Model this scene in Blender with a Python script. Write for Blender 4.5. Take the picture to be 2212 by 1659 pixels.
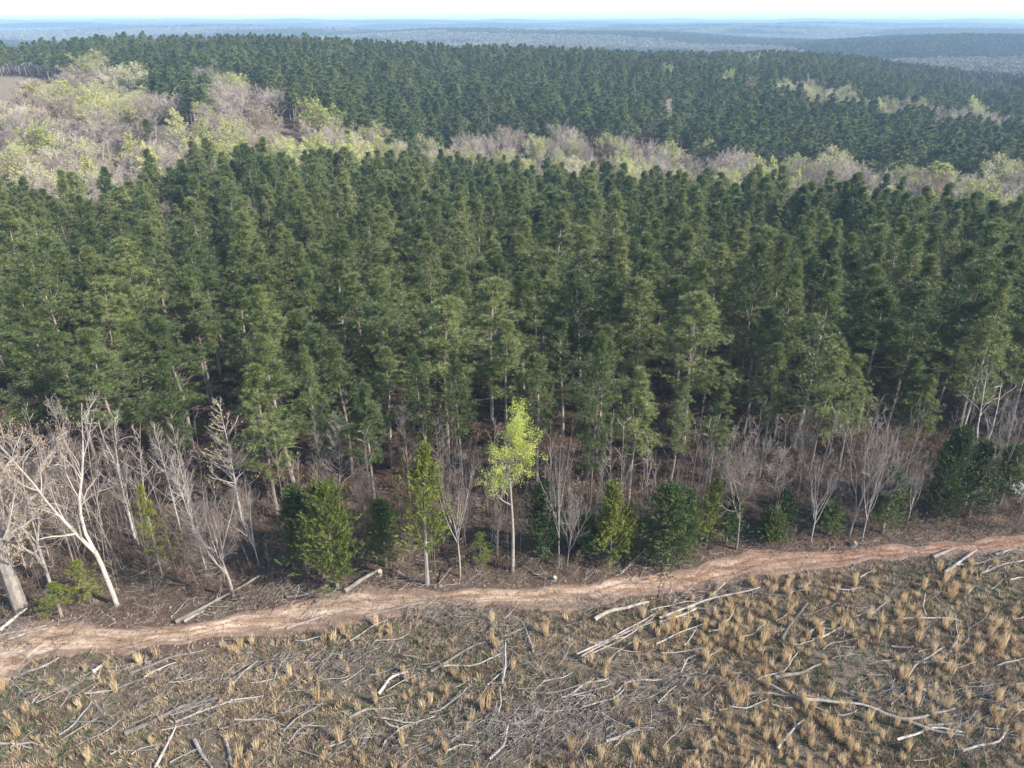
import bpy, math, random
import numpy as np
from mathutils import Vector

R_ = math.radians
sc = bpy.context.scene
for o in list(bpy.data.objects):
    bpy.data.objects.remove(o)

# ------------------------------------------------------------------ camera, sky, sun, exposure
CAMH, PITCH, FPX, CX, CY = 36.0, R_(25.8), 1620.0, 1106.0, 829.5      # photo measured at 2212 x 1659
cam_d = bpy.data.cameras.new('camera')
cam = bpy.data.objects.new('camera', cam_d)
sc.collection.objects.link(cam)
cam.location = (0, 0, CAMH)
cam.rotation_euler = (R_(90) - PITCH, 0, 0)
cam_d.sensor_width = 36.0
cam_d.lens = 36.0 * FPX / 2212.0
cam_d.clip_start = 0.5
cam_d.clip_end = 30000
sc.camera = cam

SUN_EL, SUN_AZ = R_(34), R_(114)          # azimuth clockwise from +Y
w = bpy.data.worlds.new('World'); sc.world = w
w.use_nodes = True
wn = w.node_tree.nodes; wl = w.node_tree.links
wn.clear()
sky = wn.new('ShaderNodeTexSky'); sky.sky_type = 'NISHITA'; sky.sun_disc = False
sky.sun_elevation = SUN_EL; sky.sun_rotation = SUN_AZ
sky.altitude = 200; sky.air_density = 1.0; sky.dust_density = 1.0; sky.ozone_density = 1.0
bg = wn.new('ShaderNodeBackground'); bg.inputs[1].default_value = 0.15
wo = wn.new('ShaderNodeOutputWorld')
wl.new(sky.outputs[0], bg.inputs[0]); wl.new(bg.outputs[0], wo.inputs[0])

sl = bpy.data.lights.new('sun', 'SUN'); sl.energy = 4.4; sl.angle = R_(0.6); sl.color = (1.0, 0.93, 0.82)
so = bpy.data.objects.new('sun', sl); sc.collection.objects.link(so)
sd = Vector((math.sin(SUN_AZ) * math.cos(SUN_EL), math.cos(SUN_AZ) * math.cos(SUN_EL), math.sin(SUN_EL)))
so.rotation_euler = sd.to_track_quat('Z', 'Y').to_euler()
so.location = (60, -30, 80)

sc.view_settings.view_transform = 'Standard'
sc.view_settings.look = 'None'
sc.view_settings.exposure = 1.12
sc.view_settings.gamma = 1.0
sc.view_settings.use_curve_mapping = False
cy = sc.cycles if hasattr(sc, 'cycles') else None
if cy:
    cy.max_bounces = 4; cy.diffuse_bounces = 2; cy.glossy_bounces = 1; cy.transmission_bounces = 2
    cy.volume_bounces = 1; cy.transparent_max_bounces = 4
    cy.use_denoising = True
    cy.caustics_reflective = False; cy.caustics_refractive = False
    cy.sample_clamp_indirect = 4.0

# ------------------------------------------------------------------ projection helpers
cp, sp = math.cos(PITCH), math.sin(PITCH)

def project(X, Y, Z):
    dz = Z - CAMH
    d = Y * cp - dz * sp
    u = Y * sp + dz * cp
    return CX + FPX * X / d, CY - FPX * u / d, d

# ------------------------------------------------------------------ ground height
KU = np.array([-1.5, -0.62, -0.31, 0.0, 0.31, 0.62, 1.5])
KY = np.array([-200., 0., 40., 70., 100., 130., 180., 210., 250., 300., 380., 450., 480., 560., 640., 760.])
KH = np.array([   # rows by distance, columns by KU
    [0, 0, 0, 0, 0, 0, 0],
    [0, 0, 0, 0, 0, 0, 0],
    [0, 0, 0, 0, 0, 0, 0],
    [0, 0, 0, 0, 0, 0, 0],
    [-1, -1, -.8, -.8, -2.0, -2.5, -3],
    [-3, -3, -2.0, -3.5, -5.0, -6, -7],
    [-3, -3, -2, -9, -9, -10, -11],
    [1, 1, 2, -13, -10, -11.5, -12],
    [5, 5, 6, -10, -9.5, -12, -12],
    [8, 8, 8, -5, -7, -12, -13],
    [12, 12, 12, 2, -4, -12, -13],
    [13, 13, 13.5, 8, -1, -13, -14],
    [12, 12, 14, 8.5, 0, -13, -14],
    [0, 0, 4, 4, 2, -13, -15],
    [-14, -14, -12, -8, 0, -14, -15],
    [-20, -20, -20, -19, -18, -16, -16]], float)

def _cr(p0, p1, p2, p3, t):
    return 0.5 * ((2 * p1) + (-p0 + p2) * t + (2 * p0 - 5 * p1 + 4 * p2 - p3) * t * t + (-p0 + 3 * p1 - 3 * p2 + p3) * t ** 3)

def hnoise(x, y, s):
    return (np.sin(x / s * 1.3 + 1.7) * np.cos(y / s * 1.1 + .3) + np.sin((x * .6 + y * .8) / s * 2.1 + 4) * .6
            + np.sin((x * .9 - y * .5) / s * 3.7 + 2.2) * .35 + np.cos((y * .9 + x * .2) / s * 5.3 + .7) * .2)

def hgt(x, y):
    x = np.asarray(x, float); y = np.asarray(y, float)
    u = np.clip(x / np.maximum(y, 60.), -1.49, 1.49)
    yy = np.clip(y, -199, 759)
    ju = np.clip(np.searchsorted(KU, u) - 1, 0, len(KU) - 2)
    jy = np.clip(np.searchsorted(KY, yy) - 1, 0, len(KY) - 2)
    tu = (u - KU[ju]) / (KU[ju + 1] - KU[ju]); ty = (yy - KY[jy]) / (KY[jy + 1] - KY[jy])
    tu = tu * tu * (3 - 2 * tu)
    nY = len(KY) - 1; nU = len(KU) - 1
    def rowv(r):
        r = np.clip(r, 0, nY)
        return KH[r, ju] * (1 - tu) + KH[r, np.minimum(ju + 1, nU)] * tu
    near = _cr(rowv(jy - 1), rowv(jy), rowv(jy + 1), rowv(jy + 2), ty)
    d = np.maximum(y, 1)
    far = np.interp(d, [600, 1000, 2000, 4000, 6500, 9000, 14000], [-18, -17, -6, 8, 17, 22, 10])
    far = far + hnoise(x, y, 330.) * np.interp(d, [600, 900, 2500, 9000], [0, 5, 7, 7]) + hnoise(x + 900, y, 900.) * np.interp(d, [600, 1200, 4000], [0, 3, 5])
    # pine-covered blue ridge on the right, about 1.1 km off
    far = far + 15 * np.exp(-(((y - 1230) / 170.) ** 2)) * (1 / (1 + np.exp(-(x - 430) / 70.)))
    k = np.clip((y - 640) / 120., 0, 1); k = k * k * (3 - 2 * k)
    out = near * (1 - k) + far * k
    small = 0.10 * hnoise(x, y, 7.) + 0.04 * hnoise(x + 31, y - 12, 2.4)
    return out + small * np.clip(1 - (y - 150) / 200., 0, 1) + 0.6 * hnoise(x, y, 60.) * np.clip((y - 90) / 60., 0, 1)

def unproj(px, py, z=None):
    px = np.asarray(px, float); py = np.asarray(py, float)
    a = (px - CX) / FPX; b = (CY - py) / FPX
    dx, dy, dz = a, cp + b * sp, -sp + b * cp
    if z is not None:
        t = (z - CAMH) / dz
        return dx * t, dy * t
    t = np.full(px.shape, 15.0); done = np.zeros(px.shape, bool)
    step = 1.0
    for i in range(4000):
        nt = t + np.maximum(.25, t * .004)
        below = (CAMH + dz * nt) < hgt(dx * nt, dy * nt)
        done |= below
        t = np.where(done, t, nt)
        if done.all(): break
    return dx * t, dy * t

def at(px, py):
    x, y = unproj(np.array([px]), np.array([py]))
    x, y = float(x[0]), float(y[0])
    return x, y, float(hgt(x, y))

def in_poly(px, py, poly):
    px = np.asarray(px, float); py = np.asarray(py, float)
    ins = np.zeros(px.shape, bool); n = len(poly); j = n - 1
    for i in range(n):
        xi, yi = poly[i]; xj, yj = poly[j]
        c = ((yi > py) != (yj > py)) & (px < (xj - xi) * (py - yi) / (yj - yi + 1e-9) + xi)
        ins ^= c; j = i
    return ins

# ------------------------------------------------------------------ mesh helpers
def nrm(v):
    return v / np.maximum(np.linalg.norm(v, axis=-1, keepdims=True), 1e-9)

class MB:
    def __init__(s): s.v = []; s.f3 = []; s.f4 = []; s.n = 0; s.m3 = []; s.m4 = []
    def add(s, v, tris=None, quads=None, mat=0):
        v = np.asarray(v, float).reshape(-1, 3)
        if tris is not None and len(tris):
            s.f3.append(np.asarray(tris) + s.n); s.m3.append(np.full(len(tris), mat))
        if quads is not None and len(quads):
            s.f4.append(np.asarray(quads) + s.n); s.m4.append(np.full(len(quads), mat))
        s.v.append(v); s.n += len(v)
        return s
    def mesh(s, name, mats, smooth=False):
        me = bpy.data.meshes.new(name)
        v = np.concatenate(s.v) if s.v else np.zeros((0, 3))
        f3 = np.concatenate(s.f3) if s.f3 else np.zeros((0, 3), int)
        f4 = np.concatenate(s.f4) if s.f4 else np.zeros((0, 4), int)
        me.vertices.add(len(v)); me.vertices.foreach_set('co', v.astype(np.float32).ravel())
        nl = len(f3) * 3 + len(f4) * 4
        me.loops.add(nl); me.loops.foreach_set('vertex_index', np.concatenate([f3.ravel(), f4.ravel()]).astype(np.int32))
        npoly = len(f3) + len(f4)
        me.polygons.add(npoly)
        ls = np.concatenate([np.arange(len(f3)) * 3, len(f3) * 3 + np.arange(len(f4)) * 4]).astype(np.int32)
        me.polygons.foreach_set('loop_start', ls)
        for m in (mats if isinstance(mats, (list, tuple)) else [mats]): me.materials.append(m)
        mi = np.concatenate((s.m3 + s.m4) or [np.zeros(0)]).astype(np.int32)
        me.polygons.foreach_set('material_index', mi)
        me.polygons.foreach_set('use_smooth', np.full(npoly, smooth, bool))
        me.update(calc_edges=True)
        return me

def tubes(mb, P, Rd, sides=3, cap=False, mat=0):
    """P (n,k,3) centre lines, Rd (n,k) radii"""
    n, k, _ = P.shape
    if n == 0: return
    T = np.empty_like(P); T[:, 1:-1] = P[:, 2:] - P[:, :-2]; T[:, 0] = P[:, 1] - P[:, 0]; T[:, -1] = P[:, -1] - P[:, -2]
    T = nrm(T)
    ref = np.where(np.abs(T[:, :1, 2:3]) > 0.9, np.array([1., 0.1, 0])[None, None], np.array([0, 0, 1.])[None, None])
    A = nrm(np.cross(T, ref)); B = np.cross(T, A)
    ang = np.arange(sides) * 2 * np.pi / sides
    V = P[:, :, None] + Rd[:, :, None, None] * (A[:, :, None] * np.cos(ang)[None, None, :, None] + B[:, :, None] * np.sin(ang)[None, None, :, None])
    base = (np.arange(n) * k * sides)[:, None, None]
    i = (np.arange(k - 1) * sides)[None, :, None]; j = np.arange(sides)[None, None, :]; j2 = (j + 1) % sides
    q = np.stack([base + i + j, base + i + j2, base + i + sides + j2, base + i + sides + j], -1).reshape(-1, 4)
    mb.add(V.reshape(-1, 3), quads=q, mat=mat)
    if cap:
        for e in (0, k - 1):
            c = P[:, e]
            off = np.arange(n)[:, None] * (sides + 1)
            vv = np.concatenate([V[:, e], c[:, None]], 1).reshape(-1, 3)
            jj = np.arange(sides)[None]
            t = np.stack([off + jj, off + (jj + 1) % sides, np.broadcast_to(off + sides, (n, sides))], -1).reshape(-1, 3)
            mb.add(vv, tris=t, mat=mat)

def blades(mb, C, D, L, W, rng, mat=0, quad=False, N=None, nn=.55):
    """flat pointed leaves from C along D"""
    n = len(C)
    if n == 0: return
    D = nrm(D)
    ref = rng.normal(size=(n, 3))
    if N is not None: ref = nrm(N) + ref * nn
    S = nrm(np.cross(D, ref)) * (np.asarray(W).reshape(-1, 1) * .5)
    L = np.asarray(L).reshape(-1, 1)
    if quad:
        V = np.stack([C, C + D * L * .5 + S, C + D * L, C + D * L * .5 - S], 1)
        mb.add(V.reshape(-1, 3), quads=(np.arange(n)[:, None] * 4 + np.arange(4)[None]), mat=mat)
    else:
        V = np.stack([C + S, C + D * L, C - S], 1)
        mb.add(V.reshape(-1, 3), tris=(np.arange(n)[:, None] * 3 + np.arange(3)[None]), mat=mat)

def grow(P0, D0, L, k, rng, wob, trop):
    n = len(P0); P = np.empty((n, k, 3)); P[:, 0] = P0; d = nrm(D0)
    st = (np.asarray(L) / (k - 1)).reshape(-1, 1)
    for i in range(1, k):
        d = nrm(d + rng.normal(size=(n, 3)) * wob + np.array([0, 0, trop]))
        P[:, i] = P[:, i - 1] + d * st
    return P

def spawn(P, Rd, nper, t0, t1, a0, a1, l0, l1, k, rng, wob, trop, rf=.6, tip=.25, shrink=.6, pw=1.0):
    n, kk, _ = P.shape
    par = np.repeat(np.arange(n), nper)
    t = t0 + (t1 - t0) * rng.random(len(par)) ** pw
    f = t * (kk - 1); i = np.minimum(f.astype(int), kk - 2); fr = (f - i)[:, None]
    pos = P[par, i] * (1 - fr) + P[par, i + 1] * fr
    tan = nrm(P[par, i + 1] - P[par, i])
    pr = Rd[par, i] * (1 - fr[:, 0]) + Rd[par, i + 1] * fr[:, 0]
    plen = np.linalg.norm(P[:, 1:] - P[:, :-1], axis=-1).sum(1)[par]
    side = nrm(np.cross(tan, rng.normal(size=tan.shape)))
    a = np.radians(a0 + (a1 - a0) * rng.random(len(par)))[:, None]
    d = tan * np.cos(a) + side * np.sin(a)
    L = plen * (l0 + (l1 - l0) * rng.random(len(par))) * (1 - shrink * t)
    Q = grow(pos, d, L, k, rng, wob, trop)
    r0 = pr * rf
    RR = r0[:, None] * np.linspace(1, tip, k)[None]
    return Q, RR, t

# ------------------------------------------------------------------ materials
def new_mat(name):
    m = bpy.data.materials.new(name); m.use_nodes = True
    nt = m.node_tree; b = nt.nodes['Principled BSDF']
    b.inputs['Roughness'].default_value = .8
    b.inputs['Specular IOR Level'].default_value = .25
    return m, nt, b

def ramp(nt, fac, stops):
    r = nt.nodes.new('ShaderNodeValToRGB')
    e = r.color_ramp.elements
    while len(e) < len(stops): e.new(.5)
    for i, (p, c) in enumerate(stops): e[i].position = p; e[i].color = (*c, 1)
    nt.links.new(fac, r.inputs[0]); return r.outputs[0]

def noise(nt, scale, detail=3, vec=None, rough=.6):
    t = nt.nodes.new('ShaderNodeTexNoise'); t.inputs['Scale'].default_value = scale; t.inputs['Detail'].default_value = detail
    t.inputs['Roughness'].default_value = rough
    if vec is not None: nt.links.new(vec, t.inputs['Vector'])
    return t.outputs[0]

def mixc(nt, fac, a, b, mode='MIX'):
    m = nt.nodes.new('ShaderNodeMix'); m.data_type = 'RGBA'; m.blend_type = mode
    for s, val in ((0, fac), (6, a), (7, b)):
        if isinstance(val, (int, float)): m.inputs[s].default_value = val
        elif isinstance(val, tuple): m.inputs[s].default_value = (*val, 1)
        else: nt.links.new(val, m.inputs[s])
    return m.outputs[2]

def objvec(nt):
    t = nt.nodes.new('ShaderNodeTexCoord'); return t.outputs['Object']

def geopos(nt):
    t = nt.nodes.new('ShaderNodeNewGeometry'); return t.outputs['Position']

def leaf_mat(name, cols, scale=1.2, rough=.6, spec=.3, transl=0.25, spread=.5):
    """cols: darker, mid, lighter leaf colours. Varies per plant and per clump."""
    m, nt, b = new_mat(name)
    oi = nt.nodes.new('ShaderNodeObjectInfo')
    n = noise(nt, scale, 3, objvec(nt))
    mp = nt.nodes.new('ShaderNodeMapRange'); mp.inputs[1].default_value = .3; mp.inputs[2].default_value = .7
    nt.links.new(n, mp.inputs[0])
    mx = nt.nodes.new('ShaderNodeMix'); mx.data_type = 'FLOAT'; mx.inputs[0].default_value = spread
    nt.links.new(mp.outputs[0], mx.inputs[2]); nt.links.new(oi.outputs['Random'], mx.inputs[3])
    c = ramp(nt, mx.outputs[0], [(0.05, cols[0]), (.5, cols[1]), (.95, cols[2])])
    nt.links.new(c, b.inputs['Base Color'])
    b.inputs['Roughness'].default_value = rough; b.inputs['Specular IOR Level'].default_value = spec
    if transl > 0:
        tr = nt.nodes.new('ShaderNodeBsdfTranslucent'); nt.links.new(c, tr.inputs[0])
        ms = nt.nodes.new('ShaderNodeMixShader'); ms.inputs[0].default_value = transl
        out = nt.nodes['Material Output']
        nt.links.new(b.outputs[0], ms.inputs[1]); nt.links.new(tr.outputs[0], ms.inputs[2]); nt.links.new(ms.outputs[0], out.inputs[0])
    return m

def bark_mat(name, cols, scale=3.0, bump=.3):
    m, nt, b = new_mat(name)
    oi = nt.nodes.new('ShaderNodeObjectInfo')
    v = objvec(nt)
    n = noise(nt, scale, 4, v, .7)
    mx = nt.nodes.new('ShaderNodeMix'); mx.data_type = 'FLOAT'; mx.inputs[0].default_value = .35
    nt.links.new(n, mx.inputs[2]); nt.links.new(oi.outputs['Random'], mx.inputs[3])
    c = ramp(nt, mx.outputs[0], [(0.3, cols[0]), (.5, cols[1]), (.72, cols[2])])
    nt.links.new(c, b.inputs['Base Color']); b.inputs['Roughness'].default_value = .85
    return m

M = {}
M['pine_leaf'] = leaf_mat('pine_needles', [(.068, .105, .036), (.135, .172, .058), (.25, .275, .095)], .9, spread=.62, transl=.34, rough=.45, spec=.5)
M['pine_far'] = leaf_mat('pine_needles_far', [(.050, .08, .032), (.10, .135, .048), (.185, .215, .072)], .5, spread=.65, transl=.2, spec=.5)
M['pine_bark'] = bark_mat('pine_bark', [(.14, .115, .095), (.24, .20, .17), (.36, .31, .265)])
M['cedar_leaf'] = leaf_mat('cedar_leaf', [(.06, .085, .016), (.13, .16, .026), (.24, .25, .045)], 1.1, spread=.5, transl=.15)
M['cedar_dark'] = leaf_mat('cedar_leaf_dark', [(.036, .06, .018), (.065, .10, .028), (.125, .155, .04)], 1.1, spread=.5, transl=.15)
M['pale_bark'] = bark_mat('pale_bark', [(.19, .16, .14), (.31, .275, .245), (.48, .44, .40)])
M['twig'] = bark_mat('twig_bark', [(.13, .105, .09), (.20, .168, .15), (.30, .26, .235)], 1.0)
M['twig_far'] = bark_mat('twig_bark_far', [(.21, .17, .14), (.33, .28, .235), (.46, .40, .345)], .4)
M['twig_brown'] = bark_mat('twig_brown', [(.08, .052, .04), (.14, .10, .078), (.21, .16, .13)], 1.0)
M['brush_twig'] = bark_mat('brush_twig', [(.07, .05, .04), (.125, .095, .078), (.2, .16, .135)], 1.0)
M['branch'] = bark_mat('branch_bark', [(.09, .07, .055), (.15, .12, .095), (.22, .18, .15)])
M['sap_bark'] = bark_mat('sapling_bark', [(.12, .095, .08), (.21, .175, .15), (.32, .28, .25)])
M['bud'] = leaf_mat('budding_leaf', [(.34, .40, .07), (.52, .58, .12), (.68, .72, .22)], .8, transl=.35)
M['bud_yellow'] = leaf_mat('budding_leaf_yellow', [(.34, .37, .09), (.50, .53, .15), (.62, .62, .23)], .4, transl=.4)
M['bud_tan'] = leaf_mat('tan_catkin', [(.26, .18, .11), (.36, .26, .165), (.46, .36, .25)], .6, transl=.2)
M['bud_red'] = leaf_mat('red_bud', [(.38, .16, .10), (.5, .24, .15), (.6, .32, .22)], .6, transl=.2)
M['blossom'] = leaf_mat('white_blossom', [(.6, .6, .55), (.75, .75, .7), (.85, .85, .8)], .8, transl=.3)
M['straw'] = leaf_mat('straw_grass', [(.44, .31, .17), (.64, .48, .285), (.76, .62, .42)], 1.5, spread=.6, transl=.3)
M['weed'] = leaf_mat('green_weed', [(.08, .105, .045), (.15, .175, .08), (.23, .25, .13)], .5, spread=.7, transl=.2)
M['dead_grass'] = leaf_mat('dead_grass', [(.21, .16, .11), (.38, .295, .205), (.54, .44, .32)], .5, spread=.8, transl=.2)
M['log'] = bark_mat('weathered_wood', [(.13, .11, .095), (.25, .22, .195), (.44, .40, .36)], 2.5)
M['log_grey'] = bark_mat('grey_wood', [(.09, .08, .075), (.21, .19, .175), (.36, .335, .31)], 2.5)
M['cut'] = bark_mat('fresh_wood', [(.26, .18, .11), (.34, .25, .165), (.42, .33, .23)], 4)
M['soil'] = bark_mat('clay_soil', [(.15, .10, .075), (.23, .165, .125), (.33, .25, .195)], 3)
M['brush_leaf'] = leaf_mat('dry_leaf', [(.08, .045, .028), (.135, .078, .05), (.21, .13, .085)], .6, spread=.7, transl=.2)

def ground_mat():
    m, nt, b = new_mat('ground_soil')
    v = geopos(nt)
    at_ = nt.nodes.new('ShaderNodeAttribute'); at_.attribute_name = 'zone'
    sep = nt.nodes.new('ShaderNodeSeparateColor'); nt.links.new(at_.outputs['Color'], sep.inputs[0])
    mud = nt.nodes.new('ShaderNodeAttribute'); mud.attribute_name = 'mud'
    n1 = noise(nt, .35, 5, v, .7); n2 = noise(nt, 2.2, 5, v, .75); n3 = noise(nt, 9., 3, v, .7); n4 = noise(nt, .06, 4, v)
    clear = mixc(nt, .5, ramp(nt, n2, [(.3, (.15, .118, .092)), (.5, (.27, .22, .175)), (.7, (.42, .355, .29))]),
                 ramp(nt, n1, [(.35, (.19, .14, .10)), (.5, (.16, .135, .085)), (.65, (.12, .125, .065))]))
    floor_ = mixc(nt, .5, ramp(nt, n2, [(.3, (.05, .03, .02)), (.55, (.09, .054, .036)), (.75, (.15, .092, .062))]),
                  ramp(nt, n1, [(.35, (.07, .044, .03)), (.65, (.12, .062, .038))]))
    hard = mixc(nt, .5, ramp(nt, n2, [(.3, (.13, .095, .075)), (.7, (.26, .2, .165))]), ramp(nt, n1, [(.35, (.18, .13, .10)), (.65, (.24, .18, .14))]))
    field = mixc(nt, .5, ramp(nt, n2, [(.3, (.26, .18, .14)), (.7, (.42, .33, .27))]), ramp(nt, n4, [(.4, (.3, .23, .17)), (.6, (.26, .25, .13))]))
    mudc = ramp(nt, n2, [(.3, (.12, .077, .055)), (.5, (.19, .128, .095)), (.7, (.27, .195, .15))])
    c = mixc(nt, sep.outputs[0], hard, clear)
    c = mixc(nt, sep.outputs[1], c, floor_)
    c = mixc(nt, sep.outputs[2], c, field)
    c = mixc(nt, mud.outputs['Fac'], c, mudc)
    c = mixc(nt, .5, c, ramp(nt, n3, [(.3, (.35, .33, .32)), (.5, (.75, .75, .75)), (.72, (1, 1, 1))]), 'MULTIPLY')
    c = mixc(nt, .6, c, ramp(nt, noise(nt, 26., 4, v, .8), [(.38, (.35, .31, .28)), (.5, (.85, .82, .8)), (.62, (1, 1, 1))]), 'MULTIPLY')
    nt.links.new(c, b.inputs['Base Color']); b.inputs['Roughness'].default_value = .95
    bp = nt.nodes.new('ShaderNodeBump'); bp.inputs['Strength'].default_value = 1.0; bp.inputs['Distance'].default_value = .25
    nt.links.new(n3, bp.inputs['Height']); nt.links.new(bp.outputs[0], b.inputs['Normal'])
    return m
M['ground'] = ground_mat()

def road_mat():
    m, nt, b = new_mat('road_dirt')
    v = geopos(nt)
    mp = nt.nodes.new('ShaderNodeMapping'); mp.inputs['Scale'].default_value = (.35, 1.6, 1); mp.inputs['Rotation'].default_value = (0, 0, R_(-8))
    nt.links.new(v, mp.inputs[0])
    n1 = noise(nt, .9, 5, mp.outputs[0], .65); n2 = noise(nt, 4, 5, v, .75); n3 = noise(nt, .22, 3, v); n4 = noise(nt, 14, 3, v)
    red = nt.nodes.new('ShaderNodeAttribute'); red.attribute_name = 'red'
    base = ramp(nt, n1, [(.34, (.23, .155, .105)), (.48, (.40, .285, .20)), (.62, (.58, .45, .34))])
    redc = ramp(nt, n1, [(.34, (.19, .10, .065)), (.5, (.30, .185, .13)), (.66, (.40, .28, .215))])
    c = mixc(nt, red.outputs['Fac'], base, redc)
    c = mixc(nt, .8, c, ramp(nt, n2, [(.34, (.36, .32, .29)), (.52, (1, 1, 1))]), 'MULTIPLY')
    c = mixc(nt, .5, c, ramp(nt, n4, [(.38, (.45, .42, .4)), (.55, (1, 1, 1))]), 'MULTIPLY')
    c = mixc(nt, .5, c, ramp(nt, n3, [(.4, (.62, .57, .55)), (.6, (1, 1, 1))]), 'MULTIPLY')
    ed = nt.nodes.new('ShaderNodeAttribute'); ed.attribute_name = 'edge'
    ma_ = nt.nodes.new('ShaderNodeMath'); ma_.operation = 'MULTIPLY_ADD'; ma_.inputs[1].default_value = 2.1
    nt.links.new(noise(nt, 1.1, 5, mp.outputs[0], .7), ma_.inputs[0]); nt.links.new(ed.outputs['Fac'], ma_.inputs[2])
    mr = nt.nodes.new('ShaderNodeMapRange'); mr.inputs[1].default_value = 1.25; mr.inputs[2].default_value = 1.7; nt.links.new(ma_.outputs[0], mr.inputs[0])
    mudc = ramp(nt, noise(nt, 2.2, 5, v, .75), [(.3, (.12, .077, .055)), (.5, (.19, .128, .095)), (.7, (.27, .195, .15))])
    c = mixc(nt, mr.outputs[0], mudc, c)
    nt.links.new(c, b.inputs['Base Color']); b.inputs['Roughness'].default_value = .95
    bp = nt.nodes.new('ShaderNodeBump'); bp.inputs['Strength'].default_value = .7; bp.inputs['Distance'].default_value = .1
    nt.links.new(n2, bp.inputs['Height']); nt.links.new(bp.outputs[0], b.inputs['Normal'])
    return m
M['road'] = road_mat()

# ------------------------------------------------------------------ object helpers
col = sc.collection
def tag(o, label=None, cat=None, group=None, kind=None):
    if label: o['label'] = label
    if cat: o['category'] = cat
    if group: o['group'] = group
    if kind: o['kind'] = kind
    return o
def mobj(name, me, parent=None, link=True):
    o = bpy.data.objects.new(name, me)
    if link: col.objects.link(o)
    if parent: o.parent = parent
    return o
def place(proto, loc, rz, scl, name, label, cat, group=None, tilt=(0, 0)):
    """proto: dict part name -> mesh; one entry only = the thing is that mesh"""
    parts = list(proto.items())
    if len(parts) == 1:
        r = bpy.data.objects.new(name, parts[0][1]); col.objects.link(r)
    else:
        r = bpy.data.objects.new(name, None); r.empty_display_size = .5; col.objects.link(r)
        for pn, me in parts:
            c = bpy.data.objects.new(pn, me); col.objects.link(c); c.parent = r
    r.location = loc; r.rotation_euler = (tilt[0], tilt[1], rz); r.scale = scl
    tag(r, label, cat, group)
    return r

def scatter(name, pts, rot, scl, idx, meshes, label, cat):
    """one stuff object: geometry nodes put copies of plant meshes on points"""
    pts = np.asarray(pts, float)
    me = bpy.data.meshes.new(name); me.vertices.add(len(pts)); me.vertices.foreach_set('co', pts.astype(np.float32).ravel())
    a = me.attributes.new('rz', 'FLOAT_VECTOR', 'POINT')
    rv = np.zeros((len(pts), 3), np.float32); rot = np.asarray(rot)
    if rot.ndim == 2: rv[:] = rot
    else: rv[:, 2] = rot
    a.data.foreach_set('vector', rv.ravel())
    a = me.attributes.new('sc', 'FLOAT_VECTOR', 'POINT'); a.data.foreach_set('vector', np.asarray(scl, np.float32).ravel())
    a = me.attributes.new('ix', 'INT', 'POINT'); a.data.foreach_set('value', np.asarray(idx, np.int32))
    o = mobj(name, me); tag(o, label, cat, kind='stuff')
    ng = bpy.data.node_groups.new(name + '_nodes', 'GeometryNodeTree')
    ng.interface.new_socket('Geometry', in_out='INPUT', socket_type='NodeSocketGeometry')
    ng.interface.new_socket('Geometry', in_out='OUTPUT', socket_type='NodeSocketGeometry')
    gi = ng.nodes.new('NodeGroupInput'); go = ng.nodes.new('NodeGroupOutput'); jn = ng.nodes.new('GeometryNodeJoinGeometry')
    def attr(n, t):
        x = ng.nodes.new('GeometryNodeInputNamedAttribute'); x.data_type = t; x.inputs[0].default_value = n
        return [s for s in x.outputs if s.enabled and s.name == 'Attribute'][0]
    rz = attr('rz', 'FLOAT_VECTOR'); sa = attr('sc', 'FLOAT_VECTOR'); ia = attr('ix', 'INT')
    for k, sm in enumerate(meshes):
        src = bpy.data.objects.new(sm.name, sm)
        oi = ng.nodes.new('GeometryNodeObjectInfo'); oi.inputs['Object'].default_value = src; oi.inputs['As Instance'].default_value = True
        cmpn = ng.nodes.new('FunctionNodeCompare'); cmpn.data_type = 'INT'; cmpn.operation = 'EQUAL'
        ins = [s for s in cmpn.inputs if s.enabled]
        ng.links.new(ia, ins[0]); ins[1].default_value = k
        ip = ng.nodes.new('GeometryNodeInstanceOnPoints')
        e2r = ng.nodes.new('FunctionNodeEulerToRotation'); ng.links.new(rz, e2r.inputs[0])
        ng.links.new(gi.outputs[0], ip.inputs['Points']); ng.links.new(cmpn.outputs[0], ip.inputs['Selection'])
        ng.links.new(oi.outputs['Geometry'], ip.inputs['Instance']); ng.links.new(e2r.outputs[0], ip.inputs['Rotation']); ng.links.new(sa, ip.inputs['Scale'])
        ng.links.new(ip.outputs[0], jn.inputs[0])
    ng.links.new(jn.outputs[0], go.inputs[0])
    md = o.modifiers.new('scatter', 'NODES'); md.node_group = ng
    return o

# ------------------------------------------------------------------ outline of the zones, measured in the photo
ROAD_TOP = [(0, 1375), (100, 1350), (250, 1345), (400, 1345), (520, 1325), (650, 1297), (760, 1280), (900, 1274), (1050, 1264), (1200, 1262), (1330, 1258), (1450, 1240), (1530, 1210), (1620, 1190), (1750, 1195), (1850, 1187), (1950, 1178), (2060, 1165), (2212, 1158)]
ROAD_BOT = [(0, 1500), (35, 1440), (120, 1405), (250, 1402), (400, 1390), (550, 1368), (700, 1345), (850, 1325), (1000, 1308), (1100, 1314), (1250, 1308), (1380, 1285), (1500, 1270), (1600, 1245), (1750, 1228), (1900, 1212), (2050, 1195), (2212, 1190)]
def gl(pl):
    x, y = unproj(np.array([p[0] for p in pl], float), np.array([p[1] for p in pl], float)); return x, y
rtx, rty = gl(ROAD_TOP); rbx, rby = gl(ROAD_BOT)
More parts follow.
